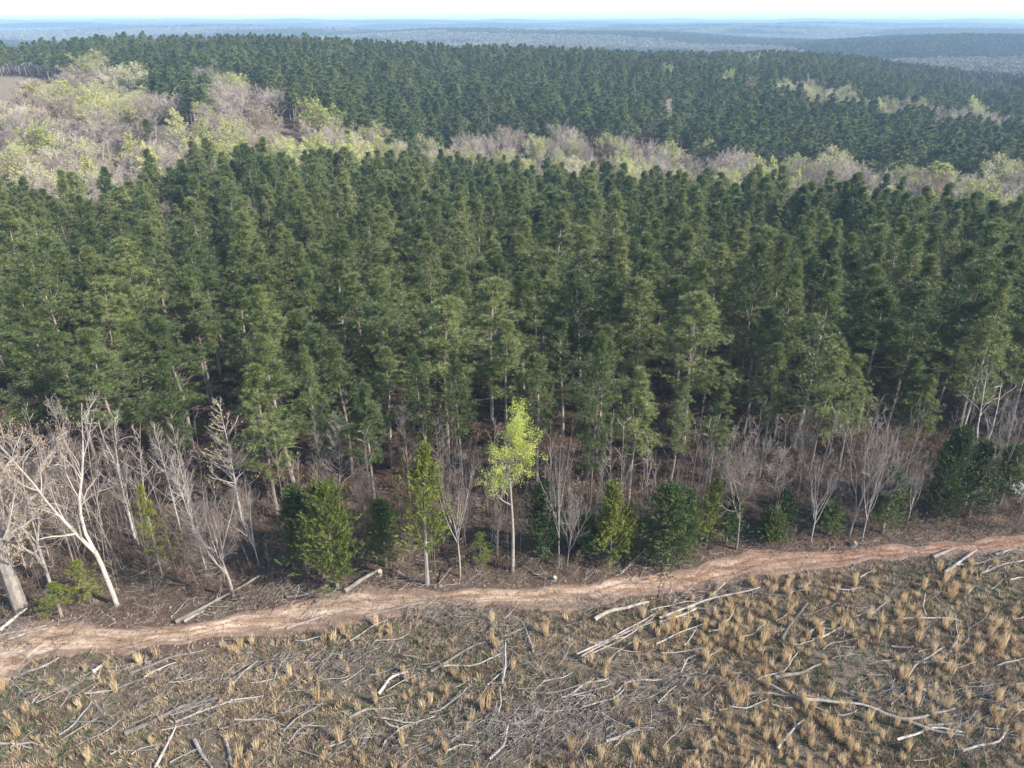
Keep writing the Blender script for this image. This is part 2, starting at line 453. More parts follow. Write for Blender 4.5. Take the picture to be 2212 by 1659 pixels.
# carry the track on outside the frame
rtx = np.concatenate([[rtx[0] - 60, rtx[0] - 25], rtx, [rtx[-1] + 40, rtx[-1] + 120]]); rty = np.concatenate([[rty[0] - 22, rty[0] - 8], rty, [rty[-1] + 6, rty[-1] + 20]])
rbx = np.concatenate([[rbx[0] - 70, rbx[0] - 18], rbx, [rbx[-1] + 40, rbx[-1] + 120]]); rby = np.concatenate([[rby[0] - 30, rby[0] - 9], rby, [rby[-1] + 6, rby[-1] + 20]])
def road_top(x): return np.interp(x, rtx, rty)
def road_bot(x): return np.interp(x, rbx, rby)

PINE_EDGE = [(-300, 1090), (0, 1080), (300, 1092), (400, 1105), (600, 1125), (810, 1120), (1000, 1095), (1275, 1122), (1360, 1115), (1530, 1095), (1740, 1078), (1930, 1055), (2212, 1030), (2500, 1010)]
pex, pey = gl(PINE_EDGE)
def pine_edge(x): return np.interp(x, pex, pey)

HW = [(-60, 150), (0, 145), (60, 138), (200, 135), (260, 160), (340, 188), (430, 200), (455, 165), (560, 168), (620, 200), (700, 238), (760, 275), (880, 312), (930, 300), (1000, 290), (1200, 283), (1330, 280), (1460, 300), (1560, 330), (1650, 330), (1750, 335), (1900, 345), (2050, 355), (2300, 375),
      (2300, 475), (2100, 460), (1900, 430), (1700, 420), (1560, 407), (1300, 394), (1150, 384), (1000, 368), (900, 356), (760, 352), (560, 345), (400, 372), (280, 388), (230, 432), (100, 430), (-60, 412)]
HW2 = [(1670, 175), (1760, 178), (1830, 205), (1930, 222), (2060, 238), (2240, 258), (2240, 275), (2060, 258), (1900, 240), (1790, 222), (1690, 198)]
HW3 = [(1860, 112), (1950, 105), (2100, 120), (2260, 135), (2260, 160), (2120, 150), (1960, 140), (1870, 128)]
OPEN = [(-80, 165), (60, 165), (180, 190), (230, 225), (200, 262), (60, 262), (-80, 260)]

# ------------------------------------------------------------------ ground
def axis(lo_dense, hi_dense, step, lo, hi, g):
    a = list(np.arange(lo_dense, hi_dense + step, step))
    s = step; x = a[-1]
    while x < hi: s *= g; x += s; a.append(x)
    s = step; x = a[0]; pre = []
    while x > lo: s *= g; x -= s; pre.append(x)
    return np.array(pre[::-1] + a)
gx = axis(-85, 85, .9, -9500, 9500, 1.06); gy = axis(18, 120, .9, -220, 13000, 1.045)
GX, GY = np.meshgrid(gx, gy); GZ = hgt(GX, GY)
GZ = np.where(GY > 9500, GZ, GZ)
nx, ny = len(gx), len(gy)
ii = np.arange(nx - 1)[None, :] + np.arange(ny - 1)[:, None] * nx
q = np.stack([ii, ii + 1, ii + nx + 1, ii + nx], -1).reshape(-1, 4)
mb = MB(); mb.add(np.stack([GX, GY, GZ], -1).reshape(-1, 3), quads=q)
gme = mb.mesh('ground', M['ground'], smooth=True)

def far_kind(x, y):
    """wood type beyond the ridge: >0 pines, <0 bare hardwoods"""
    v = 1.6 * hnoise(x * .7 + 200, y * 1.3, 260.) + .5 * hnoise(x, y + 77, 90.) - .1
    v = v + 4 * ((np.abs(y - 1230) < 260) & (x > 400)) - 3 * ((y > 640) & (y < 960) & (x > 150))
    return v
def zones(x, y):
    z = hgt(x, y)
    px, py, d = project(x, y, z + 11)
    rb = road_bot(x); pe = pine_edge(x)
    clear = np.clip((rb - y) / 1.5 + .5, 0, 1) * (y < 140)
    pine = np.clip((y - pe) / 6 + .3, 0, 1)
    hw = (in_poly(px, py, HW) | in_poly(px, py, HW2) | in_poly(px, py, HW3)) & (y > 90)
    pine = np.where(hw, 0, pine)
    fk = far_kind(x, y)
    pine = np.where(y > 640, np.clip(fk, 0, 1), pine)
    px0, py0, _ = project(x, y, z)
    field = (in_poly(px0, py0, OPEN) & (y > 150)) | ((y > 700) & (np.abs(hnoise(x + 500, y, 150.) + 1.2) < .16))
    field = np.where((y > 560) & (y < 760), 0, field)
    return clear, pine, field.astype(float), px, py, z
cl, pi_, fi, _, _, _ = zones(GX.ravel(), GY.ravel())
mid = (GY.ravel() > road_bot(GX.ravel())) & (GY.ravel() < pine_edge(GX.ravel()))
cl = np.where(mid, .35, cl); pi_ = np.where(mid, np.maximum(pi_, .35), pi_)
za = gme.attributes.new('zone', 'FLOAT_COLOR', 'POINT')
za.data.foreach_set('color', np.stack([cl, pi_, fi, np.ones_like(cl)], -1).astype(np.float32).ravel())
dist = np.maximum(GY.ravel() - road_top(GX.ravel()), road_bot(GX.ravel()) - GY.ravel())
mudv = np.clip(1 - dist / 3.2, 0, 1) * (.75 + .3 * hnoise(GX.ravel(), GY.ravel(), 2.))
ma = gme.attributes.new('mud', 'FLOAT', 'POINT'); ma.data.foreach_set('value', np.clip(mudv, 0, 1).astype(np.float32))
tag(mobj('ground', gme), 'brown ground of cleared land, forest floor and rolling hills', 'ground', kind='structure')

# dirt track
rng = np.random.default_rng(3)
sx = np.linspace(rtx[0] + 2, rtx[-1] - 2, 620); nc = 26
T = np.linspace(-.12, 1.12, nc)
yb = road_bot(sx) + .30 * hnoise(sx, sx * .3, 4.1) + .16 * hnoise(sx, sx * .8, 1.3); yt = road_top(sx) + .34 * hnoise(sx + 9, sx * .2, 4.7) + .18 * hnoise(sx, 3 + sx * .8, 1.5)
RY = yb[:, None] * (1 - T)[None] + yt[:, None] * T[None]; RX = np.repeat(sx[:, None], nc, 1)
edge = np.minimum(T + .12, 1.12 - T)[None] * np.ones_like(RX)
lift = np.clip(edge * 1.3 - .08, -.12, .05) + .012 * hnoise(RX, RY, .8)
rut = -.16 * (np.exp(-((T - .33) / .06) ** 2) + np.exp(-((T - .66) / .06) ** 2))[None] * (edge > .2)
RZ = hgt(RX, RY) + lift + .045 + rut * .5
ii = np.arange(nc - 1)[None, :] + np.arange(len(sx) - 1)[:, None] * nc
mb = MB(); mb.add(np.stack([RX, RY, RZ], -1).reshape(-1, 3), quads=np.stack([ii, ii + nc, ii + nc + 1, ii + 1], -1).reshape(-1, 4))
rme = mb.mesh('dirt_road', M['road'], smooth=True)
ra = rme.attributes.new('red', 'FLOAT', 'POINT'); ra.data.foreach_set('value', np.clip((RX.ravel() - 2) / 22, 0, 1).astype(np.float32))
TT = np.repeat(T[None], len(sx), 0)
ev = np.clip(np.minimum(TT, 1 - TT) / .22, -.6, 1) * .8 - .35 * np.exp(-((RX + 8) / 9.) ** 2) + .1
ea = rme.attributes.new('edge', 'FLOAT', 'POINT'); ea.data.foreach_set('value', ev.ravel().astype(np.float32))
tag(mobj('dirt_road', rme), 'bare tan dirt track curving between clearcut and wood edge', 'dirt road', kind='structure')

# ------------------------------------------------------------------ plant builders (each returns {part: mesh}, height, width)
def pine(seed, H=15., c0=.42, Rm=2.1, nb=70, tufts=9, nbl=14, bl=.30, bw=.045, leaf='pine_leaf', onemesh=False, low=False):
    rng = np.random.default_rng(seed)
    k = 9
    tp = grow(np.zeros((1, 3)), np.array([[0, 0, 1.]]), np.array([H * .97]), k, rng, .018, .03)
    tp[..., 2] -= .3
    tr = np.linspace(.0088 * H, .0018 * H, k)[None]
    mt = MB(); tubes(mt, tp, tr, 7 if not low else 4)
    t = c0 + (1 - c0) * ((np.arange(nb) + rng.random(nb)) / nb) ** 1.12 * .98
    f = t * (k - 1); i = np.minimum(f.astype(int), k - 2); fr = (f - i)[:, None]
    pos = tp[0, i] * (1 - fr) + tp[0, i + 1] * fr
    s = (t - c0) / (1 - c0)
    prof = np.clip(.5 + s * 2.4, 0, 1) * np.clip((1.02 - s) * (1.25 + .2 * math.sin(seed * 1.7)), 0, 1) ** (.85 + .15 * math.cos(seed))
    az = rng.random(nb) * 2 * np.pi
    lob = 1 + .22 * np.sin(az * 2 + seed) + .15 * np.sin(az * 3 + seed * 2 + s * 7)
    L = Rm * (prof * (.72 + .45 * rng.random(nb)) * lob + .12)
    el = np.radians(14 + 50 * s ** 1.2 + rng.normal(size=nb) * 9)
    d = np.stack([np.cos(az) * np.cos(el), np.sin(az) * np.cos(el), np.sin(el)], -1)
    B = grow(pos, d, L, 5, rng, .10, .10)
    BR = (.012 + .012 * L)[:, None] * np.linspace(1, .35, 5)[None]
    tubes(mt, B, BR * .8, 3, mat=2 if onemesh else 1)
    # a few dead stubs lower down
    if not low:
        nd = 9; td = .2 + .24 * rng.random(nd); fz = td * (k - 1); i = fz.astype(int)
        pd = tp[0, i] + (tp[0, i + 1] - tp[0, i]) * (fz - i)[:, None]
        a = rng.random(nd) * 6.28
        tubes(mt, grow(pd, np.stack([np.cos(a), np.sin(a), .15 + 0 * a], -1), .5 + rng.random(nd) * 1.1, 4, rng, .15, .02), np.tile(np.linspace(.018, .006, 4), (nd, 1)), 3)
    ml = mt if onemesh else MB()
    tt = .30 + .70 * rng.random((nb, tufts)) ** .75
    tt[:, 0] = 1.
    f = tt * 4; i = np.minimum(f.astype(int), 3); fr = (f - i)[..., None]; bi = np.arange(nb)[:, None]
    C = B[bi, i] * (1 - fr) + B[bi, i + 1] * fr
    D = nrm(B[bi, i + 1] - B[bi, i])
    lat = rng.normal(size=C.shape) * (L[:, None, None] * .11 + .05); lat[..., 2] *= .6; lat[:, 0] *= .2
    C = C + lat
    C = C.reshape(-1, 3); D = (D + nrm(lat + 1e-6) * .5).reshape(-1, 3)
    C = np.concatenate([C, tp[0, -1:] + rng.normal(size=(6, 3)) * .06]); D = np.concatenate([D, np.tile([[0, 0, 1.]], (6, 1))])
    n = len(C); Cn = np.repeat(C, nbl, 0); Dn = np.repeat(nrm(D), nbl, 0) * .55 + np.array([0, 0, .35]) + nrm(rng.normal(size=(n * nbl, 3))) * .95
    Nn = Cn * np.array([1, 1, 0]) / Rm + np.array([0, 0, 1.]) * np.clip((Cn[:, 2:] / H - c0) * 1.6, .15, 1.2)
    blades(ml, Cn, Dn, bl * (.75 + .5 * rng.random(n * nbl)), bw * (.8 + .4 * rng.random(n * nbl)), rng, mat=1 if onemesh else 0, N=Nn)
    if onemesh: return {'pine_tree': mt.mesh('pine_tree', [M['pine_bark'], M[leaf], M['branch']])}
    return {'trunk': mt.mesh('pine_trunk', [M['pine_bark'], M['branch']]), 'crown': ml.mesh('pine_crown', M[leaf])}

def cedar(seed, H=8., c0=.12, Rm=1.9, leaf='cedar_leaf', nb=150, dense=1.0, top=.8, bark='sap_bark'):
    rng = np.random.default_rng(seed); k = 7
    tp = grow(np.zeros((1, 3)), np.array([[0, 0, 1.]]), np.array([H * .96]), k, rng, .03, .05); tp[..., 2] -= .2
    mt = MB(); tubes(mt, tp, np.linspace(.017 * H, .003 * H, k)[None], 7)
    t = c0 + (.99 - c0) * (np.arange(nb) + rng.random(nb)) / nb
    f = t * (k - 1); i = np.minimum(f.astype(int), k - 2); fr = (f - i)[:, None]
    pos = tp[0, i] * (1 - fr) + tp[0, i + 1] * fr
    s = (t - c0) / (1 - c0)
    prof = np.clip(.6 + s * 1.6, 0, 1) * (1 - s) ** top
    az = rng.random(nb) * 6.283
    lob = 1 + .22 * np.sin(az * 3 + seed + s * 6) + .15 * np.sin(az * 5 + s * 11)
    L = Rm * (prof * (.45 + .75 * rng.random(nb)) * lob) + .15
    el = np.radians(12 + 38 * s + rng.normal(size=nb) * 14)
    d = np.stack([np.cos(az) * np.cos(el), np.sin(az) * np.cos(el), np.sin(el)], -1)
    B = grow(pos, d, L, 5, rng, .16, .12)
    tubes(mt, B, (.008 + .007 * L)[:, None] * np.linspace(1, .3, 5)[None], 3, mat=1)
    ml = MB(); tn = int(8 * dense)
    tt = .2 + .8 * rng.random((nb, tn)) ** .7
    f = tt * 4; i = np.minimum(f.astype(int), 3); fr = (f - i)[..., None]; bi = np.arange(nb)[:, None]
    C = (B[bi, i] * (1 - fr) + B[bi, i + 1] * fr); D = nrm(B[bi, i + 1] - B[bi, i])
    lat = rng.normal(size=C.shape) * (L[:, None, None] * .14 + .05); C = (C + lat).reshape(-1, 3); D = D.reshape(-1, 3)
    # each spray: a plume of small scale-leaf fronds around one axis
    m = 20; n = len(C); ax = nrm(D + np.array([0, 0, .45]) + rng.normal(size=(n, 3)) * .45)
    Cn = np.repeat(C, m, 0) + np.repeat(ax, m, 0) * (np.tile(np.linspace(0, .5, m), n))[:, None]
    Dn = np.repeat(ax, m, 0) + nrm(rng.normal(size=(n * m, 3))) * .8
    blades(ml, Cn, Dn, .17 * (.7 + .6 * rng.random(n * m)), .06 * (.7 + .6 * rng.random(n * m)), rng, N=Cn * np.array([1, 1, .1]) / Rm + np.array([0, 0, .5]))
    return {'trunk': mt.mesh('cedar_trunk', [M[bark], M['branch']]), 'crown': ml.mesh('cedar_crown', M[leaf])}

def bare(seed, kind='vase', H=9., bark='pale_bark', twig='twig', bud=None, budn=0, buds=.1, onemesh=False, r0=.011, fine=1.0, tw=1.0):
    rng = np.random.default_rng(seed)
    mt = MB(); mc = MB(); up = np.array([[0, 0, 1.]]); z0 = np.array([[0, 0, -.2]])
    if kind == 'feather':
        P = grow(z0, up, np.array([H]), 9, rng, .03, .05); Rr = np.linspace(r0 * H, .006, 9)[None]
        A, RA, tA = spawn(P, Rr, int(46 * fine), .28, .98, 42, 68, .34, .44, 6, rng, .12, .14, rf=.45, shrink=.86)
        B, RB, _ = spawn(A, RA, 6, .15, .95, 25, 50, .35, .6, 4, rng, .12, .10, rf=.6, shrink=.5)
        Cc, RC, _ = spawn(B, RB, 3, .2, .95, 25, 50, .4, .7, 3, rng, .12, .08, rf=.7)
        limbs = [(A, RA)]; tw_ = [(B, RB), (Cc, RC)]
    elif kind == 'vase':
        P = grow(z0, up, np.array([H * .42]), 6, rng, .05, .05); Rr = np.linspace(r0 * H, r0 * H * .62, 6)[None]
        A, RA, _ = spawn(P, Rr, 8, .5, 1., 14, 42, 1.35, 1.75, 8, rng, .10, .07, rf=.62, tip=.18, shrink=.15)
        B, RB, _ = spawn(A, RA, 8, .15, .95, 22, 48, .42, .62, 6, rng, .12, .06, rf=.55, shrink=.55)
        Cc, RC, _ = spawn(B, RB, int(6 * fine), .15, .98, 22, 48, .4, .65, 4, rng, .12, .05, rf=.6, shrink=.45)
        Dd, RD, _ = spawn(Cc, RC, 4, .15, .98, 20, 45, .5, .8, 3, rng, .1, .05, rf=.7, shrink=.4)
        limbs = [(A, RA)]; tw_ = [(B, RB), (Cc, RC), (Dd, RD)]
    elif kind == 'poplar':
        P = grow(z0, up, np.array([H * .98]), 10, rng, .02, .05); Rr = np.linspace(r0 * H, .02, 10)[None]
        A, RA, _ = spawn(P, Rr, 20, .48, .98, 28, 48, .30, .46, 8, rng, .13, .10, rf=.5, tip=.2, shrink=.55)
        B, RB, _ = spawn(A, RA, 8, .2, .97, 25, 55, .3, .5, 5, rng, .16, .08, rf=.55, shrink=.4)
        Cc, RC, _ = spawn(B, RB, 5, .15, .98, 25, 55, .45, .7, 4, rng, .16, .05, rf=.6)
        limbs = [(A, RA)]; tw_ = [(B, RB), (Cc, RC)]
    elif kind == 'oak':
        P = grow(z0, up, np.array([H * .38]), 6, rng, .04, .05); Rr = np.linspace(r0 * H, r0 * H * .75, 6)[None]
        A, RA, _ = spawn(P, Rr, 7, .6, 1., 25, 65, 1.2, 1.8, 10, rng, .26, .09, rf=.55, tip=.2, shrink=.1)
        B, RB, _ = spawn(A, RA, 8, .2, .97, 35, 70, .35, .55, 7, rng, .26, .06, rf=.55, shrink=.4)
        Cc, RC, _ = spawn(B, RB, 5, .15, .98, 30, 60, .35, .6, 5, rng, .22, .05, rf=.6, shrink=.4)
        Dd, RD, _ = spawn(Cc, RC, 3, .15, .98, 25, 60, .45, .7, 4, rng, .2, .03, rf=.7, shrink=.3)
        limbs = [(A, RA), (B, RB)]; tw_ = [(Cc, RC), (Dd, RD)]
    elif kind == 'fork':
        P = grow(z0, up, np.array([H * .3]), 5, rng, .05, .05); Rr = np.linspace(r0 * H, r0 * H * .8, 5)[None]
        A, RA, _ = spawn(P, Rr, 2, .95, 1., 12, 34, 2.0, 2.6, 9, rng, .12, .07, rf=.8, tip=.15, shrink=.1)
        B, RB, _ = spawn(A, RA, 10, .12, .97, 32, 60, .28, .45, 6, rng, .16, .07, rf=.5, shrink=.5)
        Cc, RC, _ = spawn(B, RB, 6, .15, .98, 28, 55, .4, .65, 4, rng, .16, .05, rf=.6, shrink=.45)
        Dd, RD, _ = spawn(Cc, RC, 3, .15, .98, 25, 50, .5, .8, 3, rng, .12, .05, rf=.7, shrink=.4)
        limbs = [(A, RA), (B, RB)]; tw_ = [(Cc, RC), (Dd, RD)]
    else:  # sapling
        P = grow(z0, up, np.array([H]), 8, rng, .05, .05); Rr = np.linspace(r0 * H, .005, 8)[None]
        A, RA, _ = spawn(P, Rr, int(16 * fine), .3, .98, 30, 60, .2, .34, 5, rng, .16, .08, rf=.4, shrink=.65)
        B, RB, _ = spawn(A, RA, 4, .2, .95, 25, 50, .4, .7, 3, rng, .14, .05, rf=.6)
        limbs = [(A, RA)]; tw_ = [(B, RB)]
    tubes(mt, P, Rr, 8)
    for a, r in limbs: tubes(mt, a, np.maximum(r * 1.15, .011 * tw), 5)
    mcc = mt if onemesh else mc
    for a, r in tw_: tubes(mcc, a, np.maximum(r, (.0065 if onemesh else .0048) * tw), 3, mat=1 if onemesh else 0)
    if bud and budn:
        src = tw_[-1][0]
        ends = src[rng.integers(0, len(src), budn), rng.integers(1, src.shape[1], budn)] + rng.normal(size=(budn, 3)) * .06
        mbud = mt if onemesh else MB(); ends = ends + (rng.normal(size=(budn, 3)) * .09 if kind == 'poplar' else 0)
        blades(mbud, ends, rng.normal(size=(budn, 3)) + np.array([0, 0, .4]), buds * (.6 + .8 * rng.random(budn)), buds * .7 * (.6 + .8 * rng.random(budn)), rng, quad=True, mat=2 if onemesh else 0)
    if onemesh:
        return {'tree': mt.mesh('hardwood_tree', [M[bark], M[twig]] + ([M[bud]] if bud else []))}
    out = {'trunk': mt.mesh('bare_trunk', M[bark]), 'crown': mc.mesh('bare_crown', M[twig])}
    if bud and budn: out['leaves'] = mbud.mesh('bud_leaves', M[bud])
    return out

def extent(proto):
    zs = []; rs = []
    for me in proto.values():
        a = np.empty(len(me.vertices) * 3, np.float32); me.vertices.foreach_get('co', a); a = a.reshape(-1, 3)
        zs.append(a[:, 2].max()); rs.append(np.percentile(np.abs(a[:, 0]), 99))
    return max(zs), 2 * max(rs)

# ------------------------------------------------------------------ pine plantation
NV = 8
pines_hi = [pine(100 + i, c0=[.36, .43, .34, .46, .40, .32, .44, .38][i], Rm=[2.2, 1.95, 2.4, 1.85, 2.2, 2.3, 2.0, 2.1][i], nb=66, tufts=10, nbl=26, bl=.33, bw=.036) for i in range(NV)]
pines_mid = [pine(200 + i, c0=.40 + .02 * i, Rm=2.2, nb=64, tufts=9, nbl=12, bl=.46, bw=.085, onemesh=True, low=True) for i in range(6)]
pines_far = [pine(300 + i, c0=.38 + .02 * i, Rm=2.4, nb=50, tufts=6, nbl=8, bl=.66, bw=.19, leaf='pine_far', onemesh=True, low=True) for i in range(6)]

def pts_rows(x0, x1, y0, y1, s, jit, rng, ang=.35):
    """jittered planting rows"""
    c, sn = math.cos(ang), math.sin(ang)
    Rr = max(abs(x0), abs(x1), abs(y0), abs(y1)) * 1.5
    a = np.arange(-Rr, Rr, s)
    A, B = np.meshgrid(a, a)
    A = A + rng.normal(size=A.shape) * jit; B = B + rng.normal(size=B.shape) * jit
    X = A * c - B * sn; Y = A * sn + B * c + (y0 + y1) / 2
    m = (X > x0) & (X < x1) & (Y > y0) & (Y < y1)
    return X[m], Y[m]

# pines of the stand's front row, read off the photo: base x, base y, top y, crown width px, label
FRONT_PINES = [
    (602, 1118, 788, 118, 'bright green pine at stand edge above the big round cedar, wide crown'),
    (412, 1092, 780, 105, 'leaning-looking pine with long bare trunk above the slender twin bare trees'),
    (700, 1085, 735, 100, 'green pine with high crown behind white bare feathery tree'),
    (812, 1118, 820, 100, 'short front pine with low tufty crown right of the round cedar'),
    (1160, 1052, 765, 92, 'pine just behind and right of the lime green budding tree'),
    (1273, 1118, 712, 84, 'tall narrow pine with two-tier crown standing before the stand'),
    (1356, 1092, 790, 92, 'dark trunked pine above the small pointed cedar pair'),
    (1446, 1060, 810, 82, 'pine with long grey trunk above the dark bushy cedar'),
    (1532, 1046, 835, 74, 'short-crowned pine with paired pale trunk beside dense stand'),
    (1000, 1062, 755, 90, 'pine directly behind and left of the lime green tree'),
    (925, 1050, 735, 96, 'pine with high dark crown behind the slender yellow-green cedar'),
    (1640, 1030, 740, 95, 'pine with tufts low down the trunk, above the round twiggy tree'),
    (1742, 1050, 745, 98, 'pine with pale slanting trunk at the right of the edge row'),
    (1812, 1010, 762, 84, 'pine carrying a rust-brown patch of dead needles in its top'),
    (1925, 1000, 770, 84, 'dark trunked pine at right edge beside shaded gap'),
    (1960, 1010, 800, 78, 'ivy-wrapped pine trunk at the right of the shaded gap'),
]
rng = np.random.default_rng(11)
manual = []
for i, (bx, by, ty, wpx, lab) in enumerate(FRONT_PINES):
    X, Y, Z = at(bx, by)
    ray_b = (CY - ty) / FPX; dz = -sp + ray_b * cp; dy = cp + ray_b * sp
    top = CAMH + dz / dy * Y; H = top - Z
    _, _, d = project(X, Y, Z + H * .7)
    pr = pines_hi[i % NV]; h0, w0 = extent(pr)
    sxy = np.clip((wpx * d / FPX) / w0 * 1.05, .7, 1.35)
    place(pr, (X, Y, Z), rng.random() * 6.28, (sxy, sxy, H / h0), 'pine_tree', lab, 'pine tree', 'pines along the stand edge')
    manual.append((X, Y))
manual = np.array(manual)

X, Y = pts_rows(-260, 330, 40, 700, 5.1, 1.05, rng)
u = X / Y
keep = (np.abs(X) < Y * .86 + 14) & (Y > pine_edge(X) + 1.0)
X, Y = X[keep], Y[keep]
cl, pn, fld, px, py, Z = zones(X, Y)
keep = (pn > .2) & (fld < .5) & (Y < 660)
dm = np.sqrt(((X[:, None] - manual[None, :, 0]) ** 2 + (Y[:, None] - manual[None, :, 1]) ** 2)).min(1)
keep &= dm > 3.0
for q_ in [(1562, 219), (1612, 234), (2095, 284), (1915, 284), (1440, 200), (1625, 170), (1885, 285), (1435, 302)]:
    ax_, ay_, _z = at(*q_)
    keep &= ~((np.abs(X - ax_ * Y / ay_) < 3.8) & (Y > ay_ - 20) & (Y < ay_ + 3))
keep &= rng.random(len(X)) > np.where(Y > 215, .36, .07)
px0, py0, _ = project(X, Y, Z)
for gx_, gy_, gr in [(400, 560, 40), (185, 700, 34), (480, 850, 34), (215, 890, 26), (770, 640, 28), (880, 690, 22), (1150, 700, 26), (1960, 760, 34), (1240, 960, 30), (1560, 640, 26), (1730, 930, 30), (500, 900, 26)]:
    keep &= ((px0 - gx_) ** 2 + ((py0 - gy_) * 1.6) ** 2) > gr ** 2
X, Y, Z, px, py = X[keep], Y[keep], Z[keep], px[keep], py[keep]
hs = .84 + .34 * rng.random(len(X)) + .05 * hnoise(X, Y, 18.) + .05 * hnoise(X, Y, 47.)
hs = hs * np.where(Y > 230, .92, 1.0)
ws = (1.06 + .42 * rng.random(len(X))) * np.where(Y > 215, 1.08, np.where(Y < 95, 1.12, 1.0))
order = np.argsort(Y + np.where((px < -60) | (px > 2270), 1e4, 0))
ind = order[:284]; rest = order[284:]
SHORT = ['wide pine above the round cedar', 'long bare-trunked left pine', 'pine behind the feathery tree', 'short tufty front pine', 'pine right of the lime tree', 'narrow two-tier pine',
         'dark trunked pine', 'pine above the bushy cedar', 'pale twin-trunked pine', 'pine left of the lime tree', 'pine behind the slender cedar', 'pine above the twiggy round tree',
         'slanting pale pine', 'rust-patched pine', 'dark right edge pine', 'ivy-wrapped pine']
rank = {}
for j, i in enumerate(ind):
    sh = SHORT[int(np.argmin(np.abs(project(manual[:, 0], manual[:, 1], 8.)[0] - px[i])))]
    rank[sh] = rank.get(sh, 0) + 1
    big = 'tall' if hs[i] > 1.03 else 'shorter'; wid = 'broad' if ws[i] > 1.04 else 'slim'
    if rank[sh] <= 5:
        lab = '%s pine, %s going back from the %s' % (big, ['first', 'second', 'third', 'fourth', 'fifth'][rank[sh] - 1], sh); g = None
    else:
        dep_ = 'front rows' if Y[i] < 85 else 'middle rows'
        lab = '%s %s-crowned pine, %s behind the %s' % (big, wid, dep_, sh); g = lab.replace('pine,', 'pines,')
    place(pines_hi[int(rng.integers(NV))], (X[i], Y[i], Z[i]), rng.random() * 6.28, (ws[i], ws[i], hs[i]), 'pine_tree', lab, 'pine tree', g, tilt=tuple(rng.normal(size=2) * .015))
nr = rest[(Y[rest] < 215)]; fr_ = rest[(Y[rest] >= 215)]
scatter('pine_stand', np.stack([X[nr], Y[nr], Z[nr]], -1), rng.random(len(nr)) * 6.28, np.stack([ws[nr], ws[nr], hs[nr]], -1), rng.integers(0, 6, len(nr)),
        [p['pine_tree'] for p in pines_mid], 'dense mass of green pines filling the near stand', 'pine stand')
scatter('hillside_pines', np.stack([X[fr_], Y[fr_], Z[fr_]], -1), rng.random(len(fr_)) * 6.28, np.stack([ws[fr_], ws[fr_], hs[fr_]], -1), rng.integers(0, 6, len(fr_)),
        [p['pine_tree'] for p in pines_far], 'dark pine woods covering the far hillside and ridge', 'pine woods')

# ------------------------------------------------------------------ hardwood bands
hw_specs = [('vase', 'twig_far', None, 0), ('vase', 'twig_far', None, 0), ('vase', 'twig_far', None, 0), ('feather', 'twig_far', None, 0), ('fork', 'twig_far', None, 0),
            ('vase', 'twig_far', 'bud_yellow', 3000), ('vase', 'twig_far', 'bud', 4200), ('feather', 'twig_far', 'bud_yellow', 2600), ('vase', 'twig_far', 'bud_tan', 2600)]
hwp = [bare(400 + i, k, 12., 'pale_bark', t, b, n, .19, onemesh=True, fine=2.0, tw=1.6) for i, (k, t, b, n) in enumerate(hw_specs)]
HWL = [('bare grey-brown hardwood in the leafless band between the pine stands', 'bare hardwoods in the middle band')] * 5 + \
      [('hardwood dusted with yellow-green buds between the pine stands', 'yellow budding hardwoods'), ('hardwood bright with lime green new leaves between the pine stands', 'lime green hardwoods'),
       ('slim hardwood with yellow-green buds between the pine stands', 'slim budding hardwoods'), ('hardwood with tan catkins between the pine stands', 'tan hardwoods')]
HEROES = [
    (1562, 219, 17, 6.5, 6, 'lone lime green tree rising from dark hillside pines'), (1612, 234, 16, 6, 8, 'pale tan tree just right of the lone lime green tree on the hillside'),
    (2095, 284, 17, 6.5, 6, 'lime green tree near the right frame edge above the bare band'), (1915, 284, 16, 6.5, 5, 'yellow tree in the small bare band on the right hillside'),
    (1440, 200, 16, 5, 5, 'faint yellow-green tree high on the hillside pines'), (1625, 170, 16, 8, 5, 'yellow-green crown near the crest of dark pines'),
    (1885, 285, 15, 5, 7, 'small yellow tree left of the yellow pair on the right hillside'), (1435, 302, 16, 6, 0, 'bare pinkish tree inside the hillside pines'),
    (500, 262, 13, 14, 0, 'broad round grey leafless tree standing at the hill pines foot'), (535, 255, 13, 9, 1, 'pinkish leafless tree touching the broad round grey one'),
    (610, 262, 11, 15, 2, 'low wide leafless tree right of the broad round grey pair'), (385, 270, 12, 15, 1, 'domed leafless tree left of the lime bush at the hill foot'),
    (185, 235, 13, 16, 8, 'large golden-tan crowned tree beside the open slope'), (235, 250, 12, 12, 5, 'wide yellow-green crowned tree beside the golden-tan one'),
    (300, 262, 11, 12, 5, 'pale yellow-green domed tree at the hill foot'), (455, 282, 9, 7, 6, 'lime green bushy tree before the grey domed crowns'),
    (745, 385, 12, 8, 0, 'pale bare tree poking above the near pines left of centre'), (1520, 388, 13, 7, 6, 'bright lime crown in the middle of the bare band'),
    (1320, 372, 13, 9, 5, 'yellow-green crown above centre of the bare band'), (1690, 420, 12, 9, 6, 'bright yellow-green crown at the right end of the band'),
    (1875, 425, 12, 12, 5, 'wide yellow feathery crown in the right half of the band'), (2015, 440, 12, 12, 7, 'large yellow crown leaning over the right pines'),
    (2140, 440, 11, 9, 6, 'rounded lime crown near the right edge of the band'), (1095, 385, 12, 8, 1, 'grey bare vase-shaped crown at centre of the band'),
    (1730, 418, 11, 9, 7, 'paler budding crown beside the bright yellow-green one')]
EVERG = [(590, 325), (335, 345)]
rng = np.random.default_rng(21)
hx, hy = pts_rows(-260, 330, 110, 700, 6.9, 1.9, rng, .1)
k_ = np.abs(hx / hy) < .86; hx, hy = hx[k_], hy[k_]
hz = hgt(hx, hy); hpx, hpy, _ = project(hx, hy, hz + 11)
